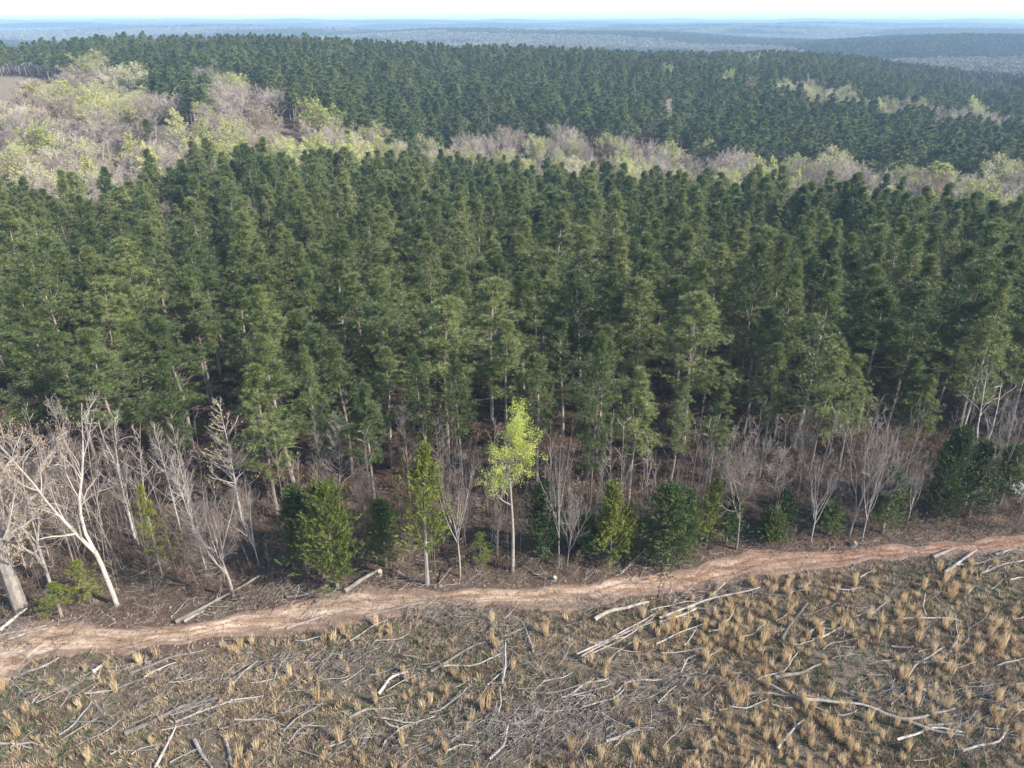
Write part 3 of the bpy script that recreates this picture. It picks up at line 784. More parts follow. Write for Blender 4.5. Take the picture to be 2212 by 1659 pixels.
a1, a2, a3 = in_poly(hpx, hpy, HW), in_poly(hpx, hpy, HW2), in_poly(hpx, hpy, HW3)
gpx, gpy, _ = project(hx, hy, hz)
op = in_poly(gpx, gpy, OPEN)
k_ = (a1 | a2 | a3) & ~(op & (rng.random(len(hx)) < .93))
hx, hy, hz, hpx, hpy = hx[k_], hy[k_], hz[k_], hpx[k_], hpy[k_]
for q_ in [(a_[0], a_[1], a_[3]) for a_ in HEROES] + [(a_[0], a_[1], 9) for a_ in EVERG]:
    ax_, ay_, _z = at(q_[0], q_[1]); rr_ = q_[2] * .5 + 2.5
    k_ = ~((np.abs(hx - ax_ * hy / ay_) < rr_) & (hy > ay_ - q_[2] * .9 - 7) & (hy < ay_ + rr_))
    hx, hy, hz, hpx, hpy = hx[k_], hy[k_], hz[k_], hpx[k_], hpy[k_]
thin = (hpx < 720) & (hy > 195)
k_ = ~thin | (rng.random(len(hx)) < .5)
hx, hy, hz, hpx, hpy, thin = hx[k_], hy[k_], hz[k_], hpx[k_], hpy[k_], thin[k_]
v = hnoise(hx, hy, 22.)
n = len(hx); sp_i = np.where(rng.random(n) < .58, rng.integers(0, 5, n), 5 + rng.choice(4, n, p=[.5, .2, .22, .08]))
sp_i = np.where((v > .9) & (rng.random(n) < .7), 5 + rng.integers(0, 2, n), sp_i)
hsz = .85 + .42 * rng.random(n) + np.where(hpx < 900, .06, 0); wsz = hsz * np.where(hpx < 900, 1.18, 1.05)
wsz = np.where(thin, wsz * 1.22, wsz); hsz = np.where(thin, hsz * 1.05, hsz)
sp_i = np.where((hpx < 500) & ~thin & (rng.random(n) < .5), rng.choice([3, 4, 7], n), sp_i)
sc3 = np.stack([wsz, wsz, hsz], -1)
ordh = np.argsort(hy + np.where((hpx < -40) | (hpx > 2250), 1e4, 0)); hi_, hr = ordh[:270], ordh[270:]
for i in hi_:
    s_ = int(sp_i[i]); lab, grp = HWL[s_]
    where_ = 'on the wide left slope' if hpx[i] < 330 else 'at the foot of the hill pines left' if hpx[i] < 800 else 'in the thin band left of centre' if hpx[i] < 1180 else 'in the thin band right of centre' if hpx[i] < 1600 else 'in the thin band at the right'
    dep2 = 'front' if hy[i] < np.interp(hpx[i], [0, 800, 1100, 2212], [190, 190, 205, 190]) else 'rear'
    bs = 'big' if hsz[i] > 1.03 else 'small'
    lab = '%s %s %s, %s' % (bs, (['grey-brown bare hardwood'] * 3 + ['slim bare hardwood', 'forked bare hardwood', 'yellow-budding hardwood', 'lime green hardwood', 'slim yellow-budding hardwood', 'tan-budded hardwood'])[s_], where_, dep2)
    place(hwp[s_], (hx[i], hy[i], hz[i]), rng.random() * 6.28, tuple(sc3[i]), 'hardwood_tree', lab, 'hardwood tree', lab.replace('hardwood', 'hardwoods'))
if len(hr):
    scatter('hardwood_band', np.stack([hx[hr], hy[hr], hz[hr]], -1), rng.random(len(hr)) * 6.28, sc3[hr], sp_i[hr], [p['tree'] for p in hwp], 'far leafless hardwoods with scattered yellow buds on the hillside', 'hardwood band')
# single trees that stand out
for gx_, gy_, h_, w_, s_, lab in HEROES:
    x_, y_, z_ = at(gx_, gy_)
    hh, ww = extent(hwp[s_])
    place(hwp[s_], (x_, y_, z_), rng.random() * 6.28, (w_ / ww, w_ / ww, h_ / hh), 'hardwood_tree', lab, 'hardwood tree')
for gx_, gy_, lab in [(590, 325, 'dark round pine standing alone among pale hardwoods'), (335, 345, 'smaller dark pine alone among pale hardwoods, left')]:
    x_, y_, z_ = at(gx_, gy_)
    place(pines_hi[2], (x_, y_, z_), 1.0, (1.8, 1.8, .72), 'pine_tree', lab.replace(', left', ' near the left pines'), 'pine tree')

# ------------------------------------------------------------------ country beyond the ridge
def blob(seed, dark):
    rng = np.random.default_rng(seed); mb_ = MB(); n = 300
    d = nrm(rng.normal(size=(n, 3))); r = np.array([3.0, 3.0, 5.2 if dark else 4.2]) * (.55 + .45 * rng.random((n, 1)))
    C = d * r + np.array([0, 0, 7.5])
    blades(mb_, C, d + np.array([0, 0, .6]) + rng.normal(size=(n, 3)) * .4, 1.5 + rng.random(n), 1.0 + .5 * rng.random(n), rng, quad=not dark, N=d + np.array([0, 0, .3]))
    tubes(mb_, np.array([[[0, 0, -1.], [0, 0, 9.]]]), np.array([[.25, .1]]), 3)
    return mb_.mesh('far_tree', M['far_pine'] if dark else M['far_hw'])
M['far_hw'] = leaf_mat('far_hardwood', [(.15, .14, .12), (.18, .168, .142), (.20, .198, .15)], .05, spread=.85, transl=.1)
M['far_pine'] = leaf_mat('far_pine_needles', [(.02, .034, .02), (.03, .046, .026), (.042, .058, .03)], .05, spread=.8, transl=.1)
far_me = [blob(1, True), blob(2, True), blob(3, False), blob(4, False)]
rng = np.random.default_rng(31)
FX, FY = [], []
D = 560.
while D < 9200:
    s = max(5.6, .0056 * D)
    half = .82 * D; m_ = int(2 * half / s)
    FX.append((np.arange(m_) + rng.random(m_)) * s - half); FY.append(D + rng.random(m_) * s)
    D += s
FX = np.concatenate(FX); FY = np.concatenate(FY)
fk = far_kind(FX, FY) + rng.normal(size=len(FX)) * .12
_, _, ff, _, _, FZ = zones(FX, FY)
kp = (ff < .5) & ~((FY < 640) & (FX / FY > -.5) & (FX / FY < .5) & (FY < 600))
FX, FY, FZ, fk = FX[kp], FY[kp], FZ[kp], fk[kp]
szf = np.maximum(1, .0065 * FY / 6.0); zs = .9 + .25 * rng.random(len(FX)) + .12 * (szf - 1)
scatter('distant_woods', np.stack([FX, FY, FZ], -1), rng.random(len(FX)) * 6.28, np.stack([szf, szf, zs], -1), np.where(fk > 0, 0, 2) + rng.integers(0, 2, len(FX)), far_me,
        'hazy blue distant woodland rolling away to the horizon', 'distant woods')

# ------------------------------------------------------------------ trees along the wood edge, read off the photo
P_ = {}
P_['lime'] = bare(500, 'poplar', 12, bud='bud', budn=11000, buds=.08, r0=.011)
P_['lime2'] = P_['lime']
for i in range(4): P_['feather%d' % i] = bare(510 + i, 'feather', 10, r0=.0085, tw=1.0)
P_['featherbud'] = bare(519, 'feather', 10, r0=.009, bud='bud_yellow', budn=260, buds=.10, tw=1.2)
for i in range(5): P_['vase%d' % i] = bare(520 + i, 'vase', 9, r0=.0105, fine=.75, tw=.95, bark='sap_bark' if i in (0, 2, 3) else 'pale_bark')
P_['fan'] = bare(530, 'vase', 8, bark='sap_bark', twig='twig', r0=.014, fine=1.5, tw=.9)
P_['oak'] = bare(541, 'oak', 17, bud='bud_tan', budn=9000, buds=.085, r0=.030, tw=1.0)
P_['oak2'] = bare(546, 'oak', 11, bud='bud_tan', budn=500, buds=.12, r0=.017, tw=1.2)
for i in range(2): P_['fork%d' % i] = bare(550 + i, 'fork', 10, r0=.014, tw=1.2)
P_['blossom'] = bare(560, 'vase', 5, bud='blossom', budn=2600, buds=.12, r0=.012)
for i in range(5): P_['sap%d' % i] = bare(570 + i, 'sapling', 5, r0=.0062, fine=.8, bark='twig' if i % 2 else 'sap_bark')
P_['sapbrown'] = bare(580, 'sapling', 4, r0=.008, bark='twig_brown', twig='twig_brown')
P_['cedar_round'] = cedar(600, 8, .14, 2.6, nb=120, top=.55)
P_['cedar_slim'] = cedar(601, 11, .30, 2.3, nb=92, dense=.9, top=.85, bark='pale_bark')
P_['cedar_cone'] = cedar(602, 7, .16, 1.6, nb=80, top=.9)
P_['cedar_mix'] = cedar(603, 7, .2, 1.7, leaf='cedar_dark', nb=82, top=.8)
P_['cedar_dark'] = cedar(604, 7, .05, 2.4, leaf='cedar_dark', nb=150, top=.55, dense=1.1)
P_['cedar_bush'] = cedar(605, 3, .02, 1.5, leaf='cedar_dark', nb=120, top=.6)
P_['youngpine'] = pine(606, 6., .25, 1.2, 36, 8, 12, .24, .04, leaf='cedar_leaf')

EDGE = [ # kind, base x, base y, top y, width px, name, label, category
    ('lime', 1107, 1232, 865, 128, 'budding_tree', 'lime green budding tree on a straight white trunk in front of the pines', 'tree'),
    ('cedar_round', 728, 1268, 1046, 138, 'cedar_tree', 'round yellow-green cedar with forked pale trunk beside the dirt track', 'cedar'),
    ('cedar_mix', 664, 1236, 1048, 92, 'cedar_tree', 'dark shaded cedar just behind the round yellow-green cedar', 'cedar'),
    ('cedar_slim', 923, 1260, 958, 118, 'cedar_tree', 'tall slender yellow-green cedar showing its long white trunk', 'cedar'),
    ('cedar_mix', 835, 1222, 1085, 90, 'cedar_tree', 'dark low cedar between the round and the slender cedars', 'cedar'),
    ('cedar_mix', 1172, 1205, 1040, 96, 'cedar_tree', 'mid green cedar close on the right of the lime green tree', 'cedar'),
    ('cedar_cone', 1318, 1218, 1040, 78, 'cedar_tree', 'narrow pointed cedar with a thin pale stem near the track bend', 'cedar'),
    ('cedar_cone', 1352, 1205, 1090, 60, 'cedar_tree', 'shorter cedar touching the narrow pointed one', 'cedar'),
    ('cedar_mix', 1262, 1195, 1110, 66, 'cedar_tree', 'small dark cedar left of the narrow pointed cedar', 'cedar'),
    ('cedar_dark', 1440, 1212, 1045, 118, 'cedar_tree', 'big dark green bushy cedar reaching the ground by the track', 'cedar'),
    ('cedar_dark', 1475, 1200, 1060, 66, 'cedar_tree', 'dense cedar merging into the right flank of the big dark one', 'cedar'),
    ('cedar_cone', 1524, 1180, 1015, 56, 'cedar_tree', 'thin wispy cedar right of the big dark bushy cedar', 'cedar'),
    ('cedar_mix', 1568, 1172, 1062, 62, 'cedar_tree', 'small green cedar left of the round twiggy tree', 'cedar'),
    ('cedar_bush', 1666, 1166, 1098, 70, 'cedar_bush', 'low round dark evergreen bush right of the twiggy tree', 'bush'),
    ('cedar_mix', 1680, 1145, 1062, 62, 'cedar_tree', 'pale green small cedar behind the low round bush', 'cedar'),
    ('cedar_mix', 1790, 1150, 1085, 66, 'cedar_tree', 'green cedar half hidden among grey trees on the right', 'cedar'),
    ('cedar_mix', 1905, 1150, 1010, 84, 'cedar_tree', 'tall green cedar behind grey saplings right of the spreading bare tree', 'cedar'),
    ('cedar_dark', 2022, 1118, 925, 88, 'cedar_tree', 'large shadowy cedar toward the right frame edge', 'cedar'),
    ('cedar_mix', 2092, 1112, 960, 92, 'cedar_tree', 'green cedar right of the large shadowy one', 'cedar'),
    ('cedar_mix', 2160, 1085, 960, 90, 'cedar_tree', 'green cedar near the white blossom at the frame edge', 'cedar'),
    ('youngpine', 1042, 1220, 1152, 56, 'young_pine', 'little bright green pine left of the lime green tree', 'young pine'),
    ('youngpine', 352, 1248, 1050, 62, 'young_pine', 'thin yellow-green young pine between the pale bare trees on the left', 'young pine'),
    ('youngpine', 130, 1332, 1262, 70, 'young_pine', 'low yellow-green pine at the foot of the forked pale tree', 'young pine'),
    ('youngpine', 195, 1300, 1215, 70, 'young_pine', 'small pale yellow-green pine right of the forked pale tree', 'young pine'),
    ('oak', 46, 1316, 832, 560, 'oak_tree', 'massive pale trunked oak with tan catkins at the left frame edge', 'oak'),
    ('oak2', 132, 1328, 930, 260, 'oak_tree', 'forked pale hardwood with a long limb slanting right, second from the left', 'tree'),
    ('fork0', 252, 1306, 900, 150, 'bare_tree', 'tall white bare tree with slanting trunk near the left frame edge', 'tree'),
    ('feather0', 392, 1150, 945, 62, 'bare_tree', 'thin leafless white tree, left one of the slender twin', 'tree'),
    ('feather1', 418, 1150, 945, 62, 'bare_tree', 'thin leafless white tree, right one of the slender twin', 'tree'),
    ('featherbud', 525, 1135, 893, 96, 'bare_tree', 'white feathery bare tree with yellow buds at its tip', 'tree'),
    ('fan', 505, 1292, 1070, 140, 'bare_tree', 'bushy many-stemmed pinkish grey tree above the white fallen log', 'tree'),
    ('feather2', 735, 1110, 920, 70, 'bare_tree', 'white feathery bare tree above the round cedar', 'tree'),
    ('feather3', 712, 1105, 950, 60, 'bare_tree', 'smaller bare feathery tree crossing the one above the round cedar', 'tree'),
    ('feather0', 884, 1060, 885, 46, 'bare_tree', 'narrow white bare spire behind the slender cedar', 'tree'),
    ('vase0', 994, 1242, 972, 104, 'bare_tree', 'tan spreading bare tree left of the lime green tree', 'tree'),
    ('vase1', 1207, 1222, 948, 88, 'bare_tree', 'slim grey bare tree right of the lime green tree', 'tree'),
    ('vase2', 1225, 1224, 1062, 92, 'bare_tree', 'shorter grey bare tree leaning out beside the slim one', 'tree'),
    ('fan', 1590, 1186, 938, 118, 'bare_tree', 'round-headed twiggy grey tree standing at the track edge', 'tree'),
    ('vase3', 1722, 1080, 905, 70, 'bare_tree', 'pale leaning bare tree behind the grey group on the right', 'tree'),
    ('vase1', 1752, 1168, 1000, 100, 'bare_tree', 'grey bare tree at the left of the spreading group on the right', 'tree'),
    ('vase2', 1834, 1160, 922, 150, 'bare_tree', 'widely spreading pale grey bare tree, biggest of the right group', 'tree'),
    ('vase4', 1862, 1168, 960, 100, 'bare_tree', 'grey many-limbed tree beside the widely spreading one', 'tree'),
    ('fork1', 2080, 1100, 850, 120, 'bare_tree', 'tall pale bare tree above cedars near the right frame edge', 'tree'),
    ('vase0', 2145, 1090, 880, 120, 'bare_tree', 'wide hazy grey bare tree at the right frame edge', 'tree'),
    ('blossom', 2205, 1118, 1040, 60, 'blossom_tree', 'small tree white with blossom at the right frame edge', 'tree'),
    ('feather2', 108, 1210, 985, 80, 'bare_tree', 'thin pale tree between the oak and the forked pale hardwood', 'tree'),
    ('vase0', 165, 1235, 985, 90, 'bare_tree', 'thin-limbed pale tree just left of the white slanting trunk', 'tree'),
    ('feather3', 215, 1190, 900, 74, 'bare_tree', 'tall thin tree behind the limbs of the white slanting tree', 'tree'),
    ('sap2', 232, 1200, 950, 60, 'bare_tree', 'slim pale stem rising behind the white slanting trunk', 'tree'),
    ('feather1', 300, 1180, 935, 62, 'bare_tree', 'slim leafless tree left of the slender twin trees', 'tree'),
    ('sap0', 333, 1170, 960, 54, 'bare_tree', 'pale thin stem immediately left of the slender twin', 'tree'),
    ('feather2', 445, 1230, 1010, 60, 'bare_tree', 'sparse pale tree between the twin and the bushy pinkish tree', 'tree'),
    ('vase1', 560, 1225, 1060, 84, 'bare_tree', 'small spreading bare tree right of the bushy pinkish tree', 'tree'),
    ('sap4', 622, 1170, 985, 50, 'bare_tree', 'thin pale stem left of the dark shaded cedar', 'tree'),
    ('vase3', 790, 1180, 1010, 60, 'bare_tree', 'bare tree peeking over the right side of the round cedar', 'tree'),
    ('sap2', 1060, 1180, 960, 60, 'bare_tree', 'slender bare tree behind the lime green tree trunk', 'tree'),
    ('feather3', 1660, 1130, 985, 66, 'bare_tree', 'thin grey tree right of the round twiggy tree', 'tree'),
    ('vase0', 1905, 1150, 1000, 76, 'bare_tree', 'small grey tree right of the spreading bare group', 'tree'),
    ('vase4', 1960, 1130, 1010, 60, 'bare_tree', 'little grey branching tree before the large shadowy cedar', 'tree'),
    ('vase3', 60, 1245, 960, 110, 'bare_tree', 'grey bare tree behind the massive pale trunk at the left', 'tree'),
    ('fork1', 290, 1160, 930, 90, 'bare_tree', 'thin bare tree behind the white slanting trunk', 'tree'),
]
rng = np.random.default_rng(41)
for e in EDGE:
    kd, bx, by, ty, wpx, nm, lab, cat = e
    X_, Y_, Z_ = at(bx, by)
    b_ = (CY - ty) / FPX; top = CAMH + (-sp + b_ * cp) / (cp + b_ * sp) * Y_; H = (top - Z_) * (1.17 if nm == 'bare_tree' else 1.0 if kd == 'lime' else 1.05)
    _, _, d_ = project(X_, Y_, Z_ + H * .6)
    wpx *= 1.25 if nm == 'bare_tree' else 1.05
    h0, w0 = extent(P_[kd]); s_ = np.clip(wpx * d_ / FPX / w0, .45, 2.2)
    place(P_[kd], (X_, Y_, Z_), {'oak': 2.1, 'oak2': .6, 'lime': 0.5}.get(kd, rng.random() * 6.28), (s_, s_, H / h0), nm, lab, cat)

# thin saplings under and before the pines
rng = np.random.default_rng(43)
n_s = 0; tries = 0
sap_x = rng.random(1200) * 2212; 
for sxp in sap_x:
    if n_s >= 250: break
    lo = np.interp(sxp, [0, 300, 700, 1100, 1400, 1600, 1900, 2212], [1310, 1290, 1245, 1225, 1205, 1175, 1150, 1105])
    hi = np.interp(sxp, [0, 400, 800, 1275, 1600, 2212], [1080, 1090, 1100, 1080, 1030, 980])
    yy = lo - (lo - hi) * rng.random() ** 1.2
    x_, y_, z_ = at(sxp, yy)
    kd = ['sap0', 'sap1', 'sap2', 'sap3', 'sap4', 'sapbrown'][int(rng.integers(6))]
    tall = rng.random() < .45; s_ = (.85 + .55 * rng.random()) * (1.35 if tall else .7)
    near_ = ['oak at the left edge', 'white slanting trunk', 'slender twin trees', 'bushy pinkish tree', 'round cedar', 'slender cedar', 'lime green tree', 'narrow pointed cedar', 'big dark cedar', 'round twiggy tree', 'spreading grey trees', 'large shadowy cedar'][
        int(np.argmin(np.abs(np.array([30, 210, 390, 540, 700, 900, 1107, 1300, 1440, 1600, 1820, 2060]) - sxp)))]
    hue = 'brown' if kd in ('sapbrown', 'sap1', 'sap3') else 'pale'; sz_ = 'tall' if tall else 'low'
    where_ = 'beside' if yy > (lo + hi) / 2 else 'in the shade behind'
    lab = '%s %s leafless sapling %s the %s' % (sz_, hue, where_, near_); g = lab.replace('sapling', 'saplings')
    pr = P_[kd]
    zz_ = s_ * (1.2 if tall else 1.05)
    place(pr, (x_, y_, z_), rng.random() * 6.28, (s_ * .6, s_ * .6, zz_), 'sapling', lab, 'sapling', g, tilt=tuple(rng.normal(size=2) * .05))
    n_s += 1

# undergrowth: brown brush and small evergreen sprigs on the wood floor
def brush(seed, mat, leafm, nl=60, H=1.1):
    rng = np.random.default_rng(seed); mb_ = MB(); n = 11
    P0 = rng.normal(size=(n, 3)) * np.array([.25, .25, 0]); D0 = rng.normal(size=(n, 3)) * .45 + np.array([0, 0, 1])
    P = grow(P0, D0, H * (.5 + .6 * rng.random(n)), 5, rng, .2, .02); RR = np.tile(np.linspace(.016, .006, 5), (n, 1))
    tubes(mb_, P, RR, 3)
    Q, RQ, _ = spawn(P, RR, 5, .2, 1, 25, 60, .3, .6, 3, rng, .2, .02, rf=.8); tubes(mb_, Q, np.maximum(RQ, .006), 3)
    if nl:
        e_ = Q[rng.integers(0, len(Q), nl), 2] + rng.normal(size=(nl, 3)) * .05
        blades(mb_, e_, rng.normal(size=(nl, 3)), .13 + .06 * rng.random(nl), .07 + .03 * rng.random(nl), rng, mat=1, quad=True)
    return mb_.mesh('brush', [M[mat], M[leafm]])
br = [brush(1, 'twig_brown', 'brush_leaf', 30), brush(2, 'brush_twig', 'brush_leaf', 0), brush(3, 'brush_twig', 'brush_leaf', 26), brush(4, 'twig_brown', 'cedar_leaf', 40)]
n = 17000
bx_ = rng.uniform(-75, 75, n); by_ = rng.uniform(38, 110, n)
tp_ = road_top(bx_); dd = by_ - tp_; pe_ = pine_edge(bx_)
pr_ = np.where(dd < 1.5, 0, np.where(by_ < pe_ + 1, .55, .22)) * np.where(dd < 6, .45, 1)
k_ = rng.random(n) < pr_
bx_, by_ = bx_[k_], by_[k_]; s_ = .5 + .8 * rng.random(len(bx_))
scatter('undergrowth', np.stack([bx_, by_, hgt(bx_, by_) - .03], -1), rng.random(len(bx_)) * 6.28, np.stack([s_, s_, s_], -1), rng.choice(4, len(bx_), p=[.4, .28, .24, .08]), br,
        'brown leafless brush covering the floor of the wood edge', 'undergrowth')

# ------------------------------------------------------------------ clearcut: grass, weeds, debris
def clearing_zone(px, py):
    c = 0 if px < 560 else 1 if px < 1080 else 2 if px < 1560 else 3
    base_ = float(np.interp(px, [0, 500, 1200, 1700, 2212], [1400, 1385, 1325, 1250, 1210]))
    rr = (py - base_) / (1659 - base_); rw = 0 if rr < .34 else 1 if rr < .68 else 2
    return ['%s %s' % (a_, b_) for a_ in ('close under the track', 'halfway down the clearing', 'at the clearing bottom')
            for b_ in ('in the left quarter', 'left of the middle', 'near the big stick heap', 'in the strawy right part')][rw * 4 + c]
def tuft(seed, H=1.35, n=70, w=.022, spread=.34, mat='straw'):
    rng = np.random.default_rng(seed); mb_ = MB()
    a = rng.random(n) * 6.28; r = .16 * np.sqrt(rng.random(n)); P0 = np.stack([r * np.cos(a), r * np.sin(a), 0 * a - .03], -1)
    out = np.stack([np.cos(a), np.sin(a), 0 * a], -1) * (spread * rng.random(n))[:, None] + rng.normal(size=(n, 3)) * .08
    L = H * (.45 + .55 * rng.random(n)); lean = rng.normal(size=3) * .1; lean[2] = 0
    k = 4; P = np.empty((n, k, 3)); P[:, 0] = P0; d = nrm(out * .6 + lean + np.array([0, 0, 1]))
    for i in range(1, k):
        d = nrm(d + out * .28 + np.array([0, 0, .03])); P[:, i] = P[:, i - 1] + d * (L / (k - 1))[:, None]
    S = nrm(np.cross(d, rng.normal(size=(n, 3))))
    wd = np.array([.8, 1.1, 1.0, .25]) * w / 2
    V = np.stack([P - S[:, None] * wd[None, :, None], P + S[:, None] * wd[None, :, None]], 2)  # n,k,2,3
    b0 = (np.arange(n) * k * 2)[:, None]; i = (np.arange(k - 1) * 2)[None]
    q = np.stack([b0 + i, b0 + i + 1, b0 + i + 3, b0 + i + 2], -1).reshape(-1, 4)
    mb_.add(V.reshape(-1, 3), quads=q); return mb_.mesh('grass_tuft', M[mat])
tufts = [tuft(i, H=[1.2, 1.35, 1.05, 1.3, .9, 1.15, 1.35, .8][i], n=[60, 75, 40, 66, 34, 50, 80, 26][i], spread=[.15, .12, .25, .16, .32, .15, .10, .3][i]) for i in range(8)]
rng = np.random.default_rng(51)
cand_px = rng.random(9000) * 2280 - 34; cand_py = 1200 + rng.random(9000) * 480
def dens(px, py):
    xs = px / 2212.
    d = .22 + .75 * np.clip((xs - .55) / .15, 0, 1)
    cx = hnoise(px * 1.0, py * 1.6, 70.)
    d = d * np.clip(.25 + .75 * cx + .4 * hnoise(px, py * 1.7, 26.), .03, 2.0)
    for (ax, ay, ar, am) in [(1760, 1240, 90, 1.6), (1560, 1380, 130, 1.4), (1130, 1560, 150, -.2), (1990, 1370, 120, 1.2), (1650, 1330, 110, 1.5), (880, 1540, 260, .35), (640, 1380, 120, .5), (1650, 1630, 160, 1.2), (2050, 1520, 140, 1.0), (1330, 1500, 160, -.5), (2000, 1620, 160, -.3), (2150, 1290, 90, -.3)]:
        d = d + am * .5 * np.exp(-(((px - ax) / ar) ** 2 + ((py - ay) / (ar * .55)) ** 2))
    return d
TX, TY = unproj(cand_px, cand_py)
okk = (TY < road_bot(TX) - .8) & (rng.random(9000) < np.clip(dens(cand_px, cand_py), 0, 1.5) * .42)
TX, TY, cpx, cpy = TX[okk], TY[okk], cand_px[okk], cand_py[okk]
# thin crowding
sel = []
for i in range(len(TX)):
    if all((TX[i] - TX[j]) ** 2 + (TY[i] - TY[j]) ** 2 > .33 ** 2 for j in sel[-400:]): sel.append(i)
    if len(sel) >= 950: break
TX, TY, cpx, cpy = TX[sel], TY[sel], cpx[sel], cpy[sel]
outside = (cpx < 0) | (cpx > 2212) | (cpy > 1659)
size = .5 + .5 * rng.random(len(TX)) ** 1.3
order = np.argsort(-(size * cpy) + outside * 1e5); ind, rst = order[:296], order[296:]
for i in ind:
    zn = clearing_zone(cpx[i], cpy[i]); big = 'tall' if size[i] > .82 else 'middling' if size[i] > .66 else 'short'
    lab = '%s straw grass tuft %s' % (big, zn); g = '%s straw grass tufts %s' % (big, zn)
    s_ = size[i]
    place({'g': tufts[int(rng.integers(8))]}, (TX[i], TY[i], float(hgt(TX[i], TY[i]))), rng.random() * 6.28, (s_ * (.6 + .5 * rng.random()), s_ * (.6 + .5 * rng.random()), s_ * (.85 + .4 * rng.random())), 'grass_tuft', lab, 'grass tuft', g)
s_ = size[rst]
scatter('straw_grass', np.stack([TX[rst], TY[rst], hgt(TX[rst], TY[rst])], -1), rng.random(len(rst)) * 6.28, np.stack([s_ * 1.1, s_ * 1.1, s_ * .9], -1), rng.integers(0, 8, len(rst)), tufts,
        'smaller straw-coloured grass scattered over the clearing', 'straw grass')

low = [tuft(20, .34, 26, .03, .9, 'weed'), tuft(21, .26, 22, .035, 1.2, 'weed'), tuft(22, .42, 30, .024, .8, 'dead_grass'), tuft(23, .3, 24, .024, 1.2, 'dead_grass'), tuft(24, .55, 26, .02, .6, 'dead_grass'), tuft(25, .5, 20, .02, .6, 'straw'), br[0], br[1]]
n = 300000
x_ = rng.uniform(-60, 75, n); y_ = rng.uniform(18, 75, n)
kk = (np.abs(x_) < y_ * .95 + 6) & (y_ < road_bot(x_) - .1 - rng.random(n) * 1.2)
dl = hnoise(x_, y_, 3.2) + .6 * hnoise(x_ + 5, y_, 1.1)
kk &= rng.random(n) < np.clip(.6 + .3 * dl, .15, 1)
x_, y_, dl = x_[kk], y_[kk], dl[kk]
ggreen = hnoise(x_ + 40, y_ + 9, 5.)
ch = rng.random(len(x_)); idx = np.where(ch < np.clip(.34 + .16 * ggreen, .08, .7), rng.integers(0, 2, len(x_)), 2 + rng.choice(6, len(x_), p=[.27, .23, .18, .19, .08, .05]))
s_ = .35 + .75 * rng.random(len(x_)) ** 1.4; s_ = np.where(idx >= 6, s_ * .5, s_)
scatter('ground_cover', np.stack([x_, y_, hgt(x_, y_) - .01], -1), rng.random(len(x_)) * 6.28, np.stack([s_, s_, s_], -1), idx, low, 'low green weeds and dead grass over the clearing', 'ground cover')

# leaf litter and small sprigs on the verge and wood floor
n = 60000
x_ = rng.uniform(-70, 75, n); y_ = rng.uniform(36, 100, n)
kk = (y_ > road_top(x_) + rng.random(n) * 1.0); x_, y_ = x_[kk], y_[kk]
s_ = .5 + .7 * rng.random(len(x_))
scatter('wood_floor_litter', np.stack([x_, y_, hgt(x_, y_) - .01], -1), rng.random(len(x_)) * 6.28, np.stack([s_, s_, s_ * .7], -1), rng.choice(4, len(x_), p=[.45, .35, .12, .08]),
        [tuft(30, .22, 16, .035, 1.6, 'brush_leaf'), tuft(31, .26, 20, .024, 1.4, 'dead_grass'), tuft(32, .24, 16, .03, 1.2, 'weed'), br[2]], 'dry leaves and dead grass under the wood edge', 'leaf litter')

# slash: loose sticks, denser in heaps
def stick(seed, k=4, forks=2, mat='log'):
    rng = np.random.default_rng(seed); mb_ = MB()
    P = grow(np.array([[-.5, 0, 0.]]), np.array([[1., 0, .03]]), np.array([1.]), 5, rng, .13, 0); RR = np.linspace(.022, .009, 5)[None]
    tubes(mb_, P, RR, 4)
    Q, RQ, _ = spawn(P, RR, forks, .3, .9, 20, 50, .25, .55, 3, rng, .15, 0, rf=.7); tubes(mb_, Q, RQ, 3)
    return mb_.mesh('stick', M[mat])
sticks = [stick(1), stick(2, mat='log_grey'), stick(3, forks=4, mat='log_grey'), stick(4, mat='twig_brown', forks=3), stick(5, forks=1, mat='branch'), stick(6, mat='log_grey', forks=5)]
def on_px(pts, n_, rx, ry):
    a = rng.normal(size=(n_, 2)); qx = pts[0] + a[:, 0] * rx; qy = pts[1] + a[:, 1] * ry
    X1, Y1 = unproj(qx, qy); return X1, Y1
heaps = [(1250, 1535, 130, 45, 1500), (1120, 1590, 130, 30, 900), (1480, 1475, 100, 25, 500), (700, 1430, 120, 22, 800), (420, 1450, 110, 25, 500), (965, 1322, 60, 14, 420), (1565, 1278, 55, 12, 320), (1290, 1302, 50, 8, 200),
         (2010, 1500, 120, 22, 800), (2130, 1560, 60, 40, 400), (2090, 1215, 70, 14, 400), (1090, 1375, 90, 30, 500), (580, 1300, 90, 18, 250), (40, 1375, 60, 22, 250), (830, 1600, 150, 30, 500), (1850, 1400, 90, 25, 250), (1650, 1290, 60, 20, 200), (60, 1480, 60, 30, 300), (700, 1275, 60, 12, 150), (1400, 1225, 50, 14, 120), (420, 1530, 90, 25, 300)]
SX, SY = [], []
for (hx_, hy_, rx_, ry_, nn) in heaps:
    a, b = on_px((hx_, hy_), int(nn * .62), rx_, ry_); SX.append(a); SY.append(b)
n = 4300; a = rng.uniform(-50, 60, n); b = rng.uniform(20, 62, n); k_ = b < road_bot(a) + .3; SX.append(a[k_]); SY.append(b[k_])
a = rng.uniform(-50, 60, 1700); b = road_top(a) + rng.random(1700) ** 1.5 * 6; SX.append(a); SY.append(b)
a = rng.uniform(-50, 60, 200); b = road_bot(a) + (road_top(a) - road_bot(a)) * rng.random(200); SX.append(a); SY.append(b)
SX = np.concatenate(SX); SY = np.concatenate(SY); n = len(SX)
